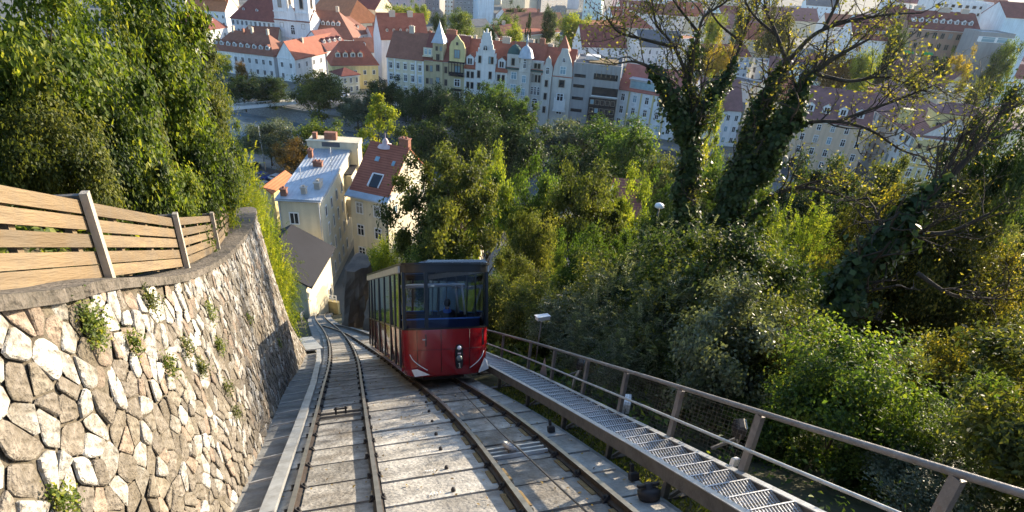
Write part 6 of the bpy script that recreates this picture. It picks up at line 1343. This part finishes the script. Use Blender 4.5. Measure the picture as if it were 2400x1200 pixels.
for a in ((900, 974, 2, 322, 'far', 'yel', 'large sunlit yellow green tree behind the red roofed house'), (958, 1005, -4, 345, 'far', 'yel', 'smaller yellow green tree beside the shaded apartment block'), (1045, 1115, 24, 290, 'far', 'bank', 'green tree in front of the dark shaded block'),
          (1010, 1050, 22, 300, 'far', 'dark', 'dark tree in the courtyard left of the green one'), (1150, 1218, 22, 285, 'far', 'bank', 'sunlit tree at the right foot of the blue slab tower'), (1184, 1240, -2, 330, 'far', 'dark', 'dark bushy tree at the top edge right of the slab tower'),
          (1130, 1180, 45, 270, 'far', 'green', 'green hedge like tree below the slab tower'), (1268, 1312, 18, 310, 'far', 'dark', 'round dark bush in front of the courtyard block'), (1310, 1392, 20, 285, 'far', 'yel', 'wide yellow green tree before the mint house'),
          (1232, 1252, 30, 270, 'poplar', 'dark', 'dark bluish conifer behind the brown courtyard roof'), (1676, 1736, 76, 225, 'far', 'gold', 'golden tree before the long beige house'), (1640, 1690, 70, 232, 'far', 'autumn', 'yellowing tree left of the golden tree'),
          (1648, 1712, 172, 172, 'far', 'yel', 'yellow green tree beside the white annex'), (1650, 1720, 238, 120, 'poplar', 'yel', 'yellow green poplar between the two ivy trunks'), (2015, 2078, 96, 206, 'far', 'yel', 'pale yellow tree at the car park'),
          (1945, 2030, 92, 214, 'far', 'brown', 'brown autumn tree left of the pale yellow one'), (2068, 2138, 62, 226, 'far', 'dark', 'dark purple green tree before the brick house'), (2236, 2300, 98, 214, 'far', 'gold', 'golden yellow tree right of the brick house'),
          (2205, 2245, 104, 216, 'far', 'dark', 'dark green tree between shops and golden tree'), (2080, 2135, -4, 265, 'far', 'autumn', 'yellowing tree at the top edge left of the apartments'), (2350, 2410, 74, 232, 'far', 'bank', 'green tree at the right edge beside the pavilion'),
          (482, 538, 122, 205, 'far', 'yel', 'bright yellow bush before the long white house'), (548, 575, 138, 200, 'far', 'brown', 'thin brownish tree before the long white house'), (1660, 1712, 18, 290, 'far', 'yel', 'yellow green tree at the red roof near the top edge'),
          (1725, 1760, 18, 280, 'far', 'dark', 'dark round tree beside the pale blue house'), (1800, 1880, -6, 270, 'far', 'autumn', 'yellow olive tree at the top edge behind thin branches'), (1180, 1230, 60, 250, 'far', 'yel', 'light tree behind the long brown roof'),
          (2130, 2180, 158, 175, 'far', 'autumn', 'yellowing small tree by the white canopy'), (2290, 2330, 165, 172, 'far', 'olive', 'small tree left of the arched dormers')):
    tree(*a, group=gC)

# ---- ivy clad trees with bare spreading branches
def limb_tree(name, label, limbs, ivy_r, seed, twig_lf, nleaf, tw=3, leafsz=.12, twig_len=1.6, base=None):
    rs = np.random.RandomState(seed); P0 = atY(*limbs[0][0][0][:2], limbs[0][0][0][2]); P0[2] = ground(P0[0], P0[1])
    root = empty(name, P0, label, 'tree', gT); b = MB(); IP = []; IN = []; LP = []
    tips = []
    for pts, r0, r1, ivy in limbs:
        path = [atY(x, y, Y) for x, y, Y in pts]
        if pts is limbs[0][0]: path = [P0-UP*.3]+path
        sp = spline(path, 7); n = len(sp); rr = np.linspace(r0, r1, n); b.tube([p-P0 for p in sp], list(rr), 8)
        L = np.cumsum([0]+[np.linalg.norm(sp[i+1]-sp[i]) for i in range(n-1)])
        for i in range(n-1):
            if ivy and i/n < ivy[1]:
                f = max(0, 1-(i/n/ivy[1])**2.2); k = int(ivy[0]*(L[i+1]-L[i])*(.12+.88*f))
                for _ in range(k):
                    t = rs.rand(); c = sp[i]+(sp[i+1]-sp[i])*t; d = rs.normal(size=3); d /= np.linalg.norm(d)
                    lump = .75+.5*math.sin(L[i]*2.1+d[0]*3)+.35*math.sin(L[i]*4.3+d[1]*4+1)
                    R = rr[i]+ivy_r*(.25+.75*f)*max(.2, lump)*rs.rand()**.45*(1.7 if rs.rand() < .10 else 1)
                    IP.append(c+d*R-P0); IN.append(d+A3(0, 0, .4)+rs.normal(size=3)*.4)
            if i > n*.30 and rr[i] < .30: tips.append((sp[i], sp[min(i+1, n-1)]-sp[i], rr[i]))
        tips.append((sp[-1], sp[-1]-sp[-2], rr[-1])); tips.append((sp[-1], sp[-1]-sp[-2], rr[-1]))
    def grow(p, d, r, ln, lev):
        d = d/(np.linalg.norm(d)+1e-9); pts = [p]
        for i in range(4):
            d = d+rs.normal(size=3)*.20+A3(0, 0, .06); d /= np.linalg.norm(d); pts.append(pts[-1]+d*ln/4)
        b.tube([q-P0 for q in pts], list(np.linspace(r, r*.35, 5)), 4 if lev else 5, caps=False)
        for q in pts[1:]:
            if lev > 0:
                if rs.rand() < .75: grow(q, d+rs.normal(size=3)*.75+A3(0, 0, .15), r*.5, ln*.62, lev-1)
            LP.append(q-P0)
    for p, d, r in tips:
        if rs.rand() < .62: grow(p, d/(np.linalg.norm(d)+1e-9)+rs.normal(size=3)*.55+A3(0, 0, .35), max(.02, min(r*.5, .07)), twig_len*rs.uniform(.6, 1.3), 2 if tw >= 3 else 1)
    b.build('trunk', M['bark'], root)
    if IP:
        IP = np.array(IP); ti = np.clip(rs.normal(.4, .2, len(IP)), 0, 1); link('ivy', leaves('ivy', IP, np.array(IN), rs.uniform(.13, .30, len(IP)), ti, M['lf_ivy'], .8, rs), root)
    LP = np.array(LP); k = rs.randint(0, len(LP), nleaf); keep = rs.rand(len(LP))**2.2; k = k[rs.rand(nleaf) < keep[k]]
    Q = LP[k]+rs.normal(size=(len(k), 3))*.16
    link('foliage', leaves('foliage', Q, rs.normal(size=(len(k), 3))+A3(0, 0, .5), leafsz*rs.uniform(.6, 1.2, len(k)), rs.rand(len(k)), M['lf_'+twig_lf], .5, rs), root)
    return root
limb_tree('ivy_tree', 'ivy clad double trunk tree with bare spreading branches before the old town, left one', [
    ([(1600, 620, 27), (1605, 500, 27), (1612, 400, 27), (1620, 300, 27.2), (1612, 215, 27.5), (1622, 150, 27.8)], .36, .11, (1300, .92)),
    ([(1615, 190, 27.5), (1590, 130, 27.3), (1570, 95, 27), (1540, 60, 26.6), (1530, 10, 26.4)], .09, .03, None), ([(1618, 160, 27.8), (1635, 90, 28), (1650, 40, 28.3), (1700, 5, 28.6), (1730, -30, 29)], .09, .03, (200, .3)),
    ([(1610, 330, 27), (1575, 240, 26.5), (1535, 170, 26), (1490, 145, 25.6), (1440, 150, 25)], .14, .025, (800, .55)), ([(1625, 290, 27.2), (1690, 200, 28), (1735, 110, 29), (1755, 40, 29.5), (1775, -20, 30)], .10, .03, (500, .4)),
    ([(1580, 110, 27), (1500, 90, 26), (1450, 75, 25.5), (1420, 40, 25)], .08, .03, None), ([(1640, 80, 28), (1600, 30, 27.5), (1570, -10, 27)], .07, .03, None), ([(1740, 100, 29), (1690, 60, 29), (1660, 20, 29)], .07, .03, None)],
    .48, 41, 'twig', 15000, leafsz=.15)
limb_tree('ivy_tree', 'leaning ivy clad tree with long bare branches before the old town, right one', [
    ([(1640, 620, 26), (1690, 520, 26), (1740, 400, 26), (1770, 300, 26), (1800, 220, 26.2), (1850, 140, 26.4)], .42, .13, (1500, .95)),
    ([(1850, 140, 26.4), (1910, 80, 26), (1990, 50, 25.5), (2080, 35, 25), (2160, 30, 24.6)], .10, .025, None), ([(1845, 150, 26.4), (1820, 80, 27), (1795, 20, 27.5), (1790, -30, 28)], .09, .03, None),
    ([(1705, 500, 26), (1790, 380, 25.4), (1850, 270, 25), (1880, 200, 25), (1950, 140, 24.6), (2040, 90, 24)], .28, .04, (1200, .64)), ([(1780, 330, 25.5), (1870, 292, 25), (1960, 285, 24.5), (2040, 305, 24), (2110, 350, 23.6), (2170, 370, 23.3)], .10, .025, (500, .25)),
    ([(1960, 286, 24.5), (2030, 260, 24.2), (2100, 235, 24), (2190, 200, 23.6)], .08, .03, None), ([(1900, 170, 25), (1990, 190, 24.4), (2070, 180, 24), (2150, 205, 23.6)], .09, .03, None), ([(1720, 560, 26), (1800, 470, 25), (1870, 440, 24.6), (1960, 455, 24), (2060, 490, 23.5)], .14, .04, (200, .3)),
    ([(1830, 90, 27), (1770, 40, 27.5), (1740, -10, 28)], .07, .03, None), ([(1930, 70, 26), (1960, 10, 26), (1980, -40, 26)], .08, .03, None)],
    .56, 42, 'twig', 17000, leafsz=.15)
limb_tree('ivy_tree', 'slanting ivy clad trunk crossing the slope at the right', [
    ([(1870, 900, 14.5), (1920, 800, 14.6), (1985, 690, 14.8), (2050, 590, 15), (2120, 510, 15.2), (2210, 430, 15.5), (2310, 330, 15.8)], .26, .06, (1700, .85)),
    ([(2060, 580, 15), (2130, 548, 14.8), (2220, 545, 14.6), (2320, 500, 14.4)], .10, .03, (300, .4)), ([(2180, 455, 15.4), (2230, 380, 15.8), (2260, 300, 16.2)], .07, .03, None), ([(2150, 640, 13), (2230, 690, 12.5), (2330, 700, 12)], .06, .02, None)],
    .52, 43, 'twig', 3200, leafsz=.09, twig_len=1.2)
# ---- ground cover, one mass each
rs = np.random.RandomState(8)
n = 60000; s = rs.uniform(1, 78, n); u = 4.1+rs.rand(n)**1.5*60; u = np.where(s > 40, u-1.5, u)
P = O_+S*s[:, None]+Lr*u[:, None]; P[:, 2] = hill(P[:, 0], P[:, 1])+rs.rand(n)**2*.7
tag(link('undergrowth', leaves('undergrowth', P, rs.normal(size=(n, 3))*.5+A3(0, 0, 1), rs.uniform(.10, .30, n)*np.clip(s/16, .3, 1.6), rs.rand(n), M['lf_green'], .5, rs)), kind='stuff', label='leafy undergrowth covering the slope right of the walkway')
n = 34000; s = rs.uniform(24, 80, n); lcs = np.interp(s, [r[0] for r in LC], [r[1] for r in LC]); u = lcs-2.6-rs.rand(n)**1.4*26; k = (s < 33) & (u > -5.5); u = np.where(k, u-5, u)
P = O_+S*s[:, None]+Lr*u[:, None]; P[:, 2] = hill(P[:, 0], P[:, 1])+rs.rand(n)**2*1.0
tag(link('undergrowth', leaves('undergrowth', P, rs.normal(size=(n, 3))*.5+A3(0, 0, 1), rs.uniform(.15, .4, n), rs.rand(n), M['lf_bank'], .5, rs)), kind='stuff', label='leafy undergrowth below the end of the stone wall')
n = 52000; i = rs.uniform(0, nW-3, n); d = .75+rs.rand(n)**1.3*13
P = np.array([tps[int(a)]+outdir(int(a))*q+UP*bankz(int(a), q) for a, q in zip(i, d)]); P += rs.normal(size=(n, 3))*.12; P[:, 2] += rs.rand(n)**1.6*.55
tag(link('bank_vegetation', leaves('bank_vegetation', P, rs.normal(size=(n, 3))*.6+Lr*.6+A3(0, 0, .7), rs.uniform(.06, .15, n), rs.rand(n), M['lf_bank'], .5, rs)), kind='stuff', label='dense creepers and herbs covering the bank behind the fence')
# grass strip between right rail and walkway
n = 9000; s = rs.uniform(3, 15, n); u = rs.uniform(3.05, 4.3, n)+0*s
P = O_+S*s[:, None]+Lr*u[:, None]; P[:, 2] = hill(P[:, 0], P[:, 1])+rs.rand(n)*.16+.05
tag(link('grass', leaves('grass', P, rs.normal(size=(n, 3))+A3(0, 0, .2), rs.uniform(.05, .13, n), rs.rand(n), M['grass'], .22, rs, T=rs.normal(size=(n, 3))*.4+A3(0, 0, 1))), kind='stuff', label='short grass growing beside the right rail')
n = 900; s = rs.uniform(3, 32, n); lcs = np.array([lc(q) for q in s]); rcs_ = np.array([rc(q) for q in s]); u = lcs-.8+rs.rand(n)**.8*(rcs_+1.0-lcs+.8)
P = O_+S*s[:, None]+Lr*u[:, None]+Nn*.022
tag(link('leaf_litter', leaves('leaf_litter', P, np.tile(Nn, (n, 1))+rs.normal(size=(n, 3))*.25, rs.uniform(.025, .07, n), rs.rand(n), M['lf_brown'], .6, rs)), kind='stuff', label='dry brown leaves scattered over the track slabs')
# tufts growing out of the wall joints and along its coping
def tuft(a, v, r, n, lab, seed, lf='lf_bank'):
    q = np.random.RandomState(seed); P = np.array([wpt(a+q.normal()*r*.42, min(1, max(.02, v+q.normal()*r*.15-abs(q.normal())*.02)), .03+abs(q.normal())*.05) for _ in range(n)]); c = P.mean(0)
    o = tag(link('wall_tuft', leaves('wall_tuft', P-c, q.normal(size=(n, 3))*.5+Lr+A3(0, 0, .5), q.uniform(.018, .042, n), q.rand(n), M[lf], .55, q)), lab, 'plant', 'plants growing in the wall joints'); o.location = c
def arc_at(pxx, pyy):
    best = None
    for a in np.linspace(arc[16], arc[-20], 160):
        for v in np.linspace(.02, 1, 40):
            X, Y, Z = proj(wpt(a, v)); e = (X-pxx)**2+(Y-pyy)**2
            if best is None or e < best[0]: best = (e, a, v)
    return best[1], best[2]
for i, (x, y, r, n, lab) in enumerate(((190, 740, .16, 420, 'leafy green tuft in the wall below the nearest fence post'), (325, 690, .10, 200, 'narrow hanging tuft under the coping'), (375, 850, .10, 160, 'small yellowish tuft in the middle of the wall'), (420, 800, .12, 160, 'loose row of weeds right of the middle wall tuft'), (480, 720, .14, 180, 'thin weeds in the shade side joints under the coping'), (520, 900, .12, 120, 'sparse weeds low on the far wall'), (120, 1150, .10, 160, 'grassy tuft near the bottom left of the wall'), (612, 1075, .10, 140, 'moss tuft at the foot of the wall'), (575, 740, .10, 120, 'small weeds high on the far wall'), (455, 850, .09, 200, 'olive weeds in the joints left of the far wall shade'), (500, 800, .09, 200, 'olive weeds in the joints above the car shadow'), (540, 960, .09, 160, 'weeds where the shadow crosses the wall joints'), (300, 800, .08, 160, 'small weed between pale stones in the middle of the near wall'), (560, 660, .09, 160, 'weeds trailing below the far coping'), (650, 800, .10, 160, 'moss patch on the far smooth wall face'), (640, 1000, .09, 160, 'moss at the wall foot beside the duct bracket'))):
    a, v = arc_at(x, y); tuft(a, v, r, int(n*1.7), lab, i+50, 'lf_olive' if i % 2 else 'lf_bank')

# ------------------------------------------------------------------ haze
b = MB(); b.hexa([(-1650, -700, -6), (2250, -700, -6), (2250, 2650, -6), (-1650, 2650, -6), (-1650, -700, 74), (2250, -700, 74), (2250, 2650, 74), (-1650, 2650, 74)])
hm = bpy.data.materials.new('haze'); hm.use_nodes = True; t = hm.node_tree; t.nodes.remove(t.nodes['Principled BSDF'])
pv = t.nodes.new('ShaderNodeVolumePrincipled'); pv.inputs['Color'].default_value = (.86, .92, 1, 1); pv.inputs['Density'].default_value = .00004; pv.inputs['Anisotropy'].default_value = .35
t.links.new(pv.outputs[0], t.nodes['Material Output'].inputs['Volume'])
tag(b.build('haze', hm), kind='stuff', label='thin blue haze over the city')
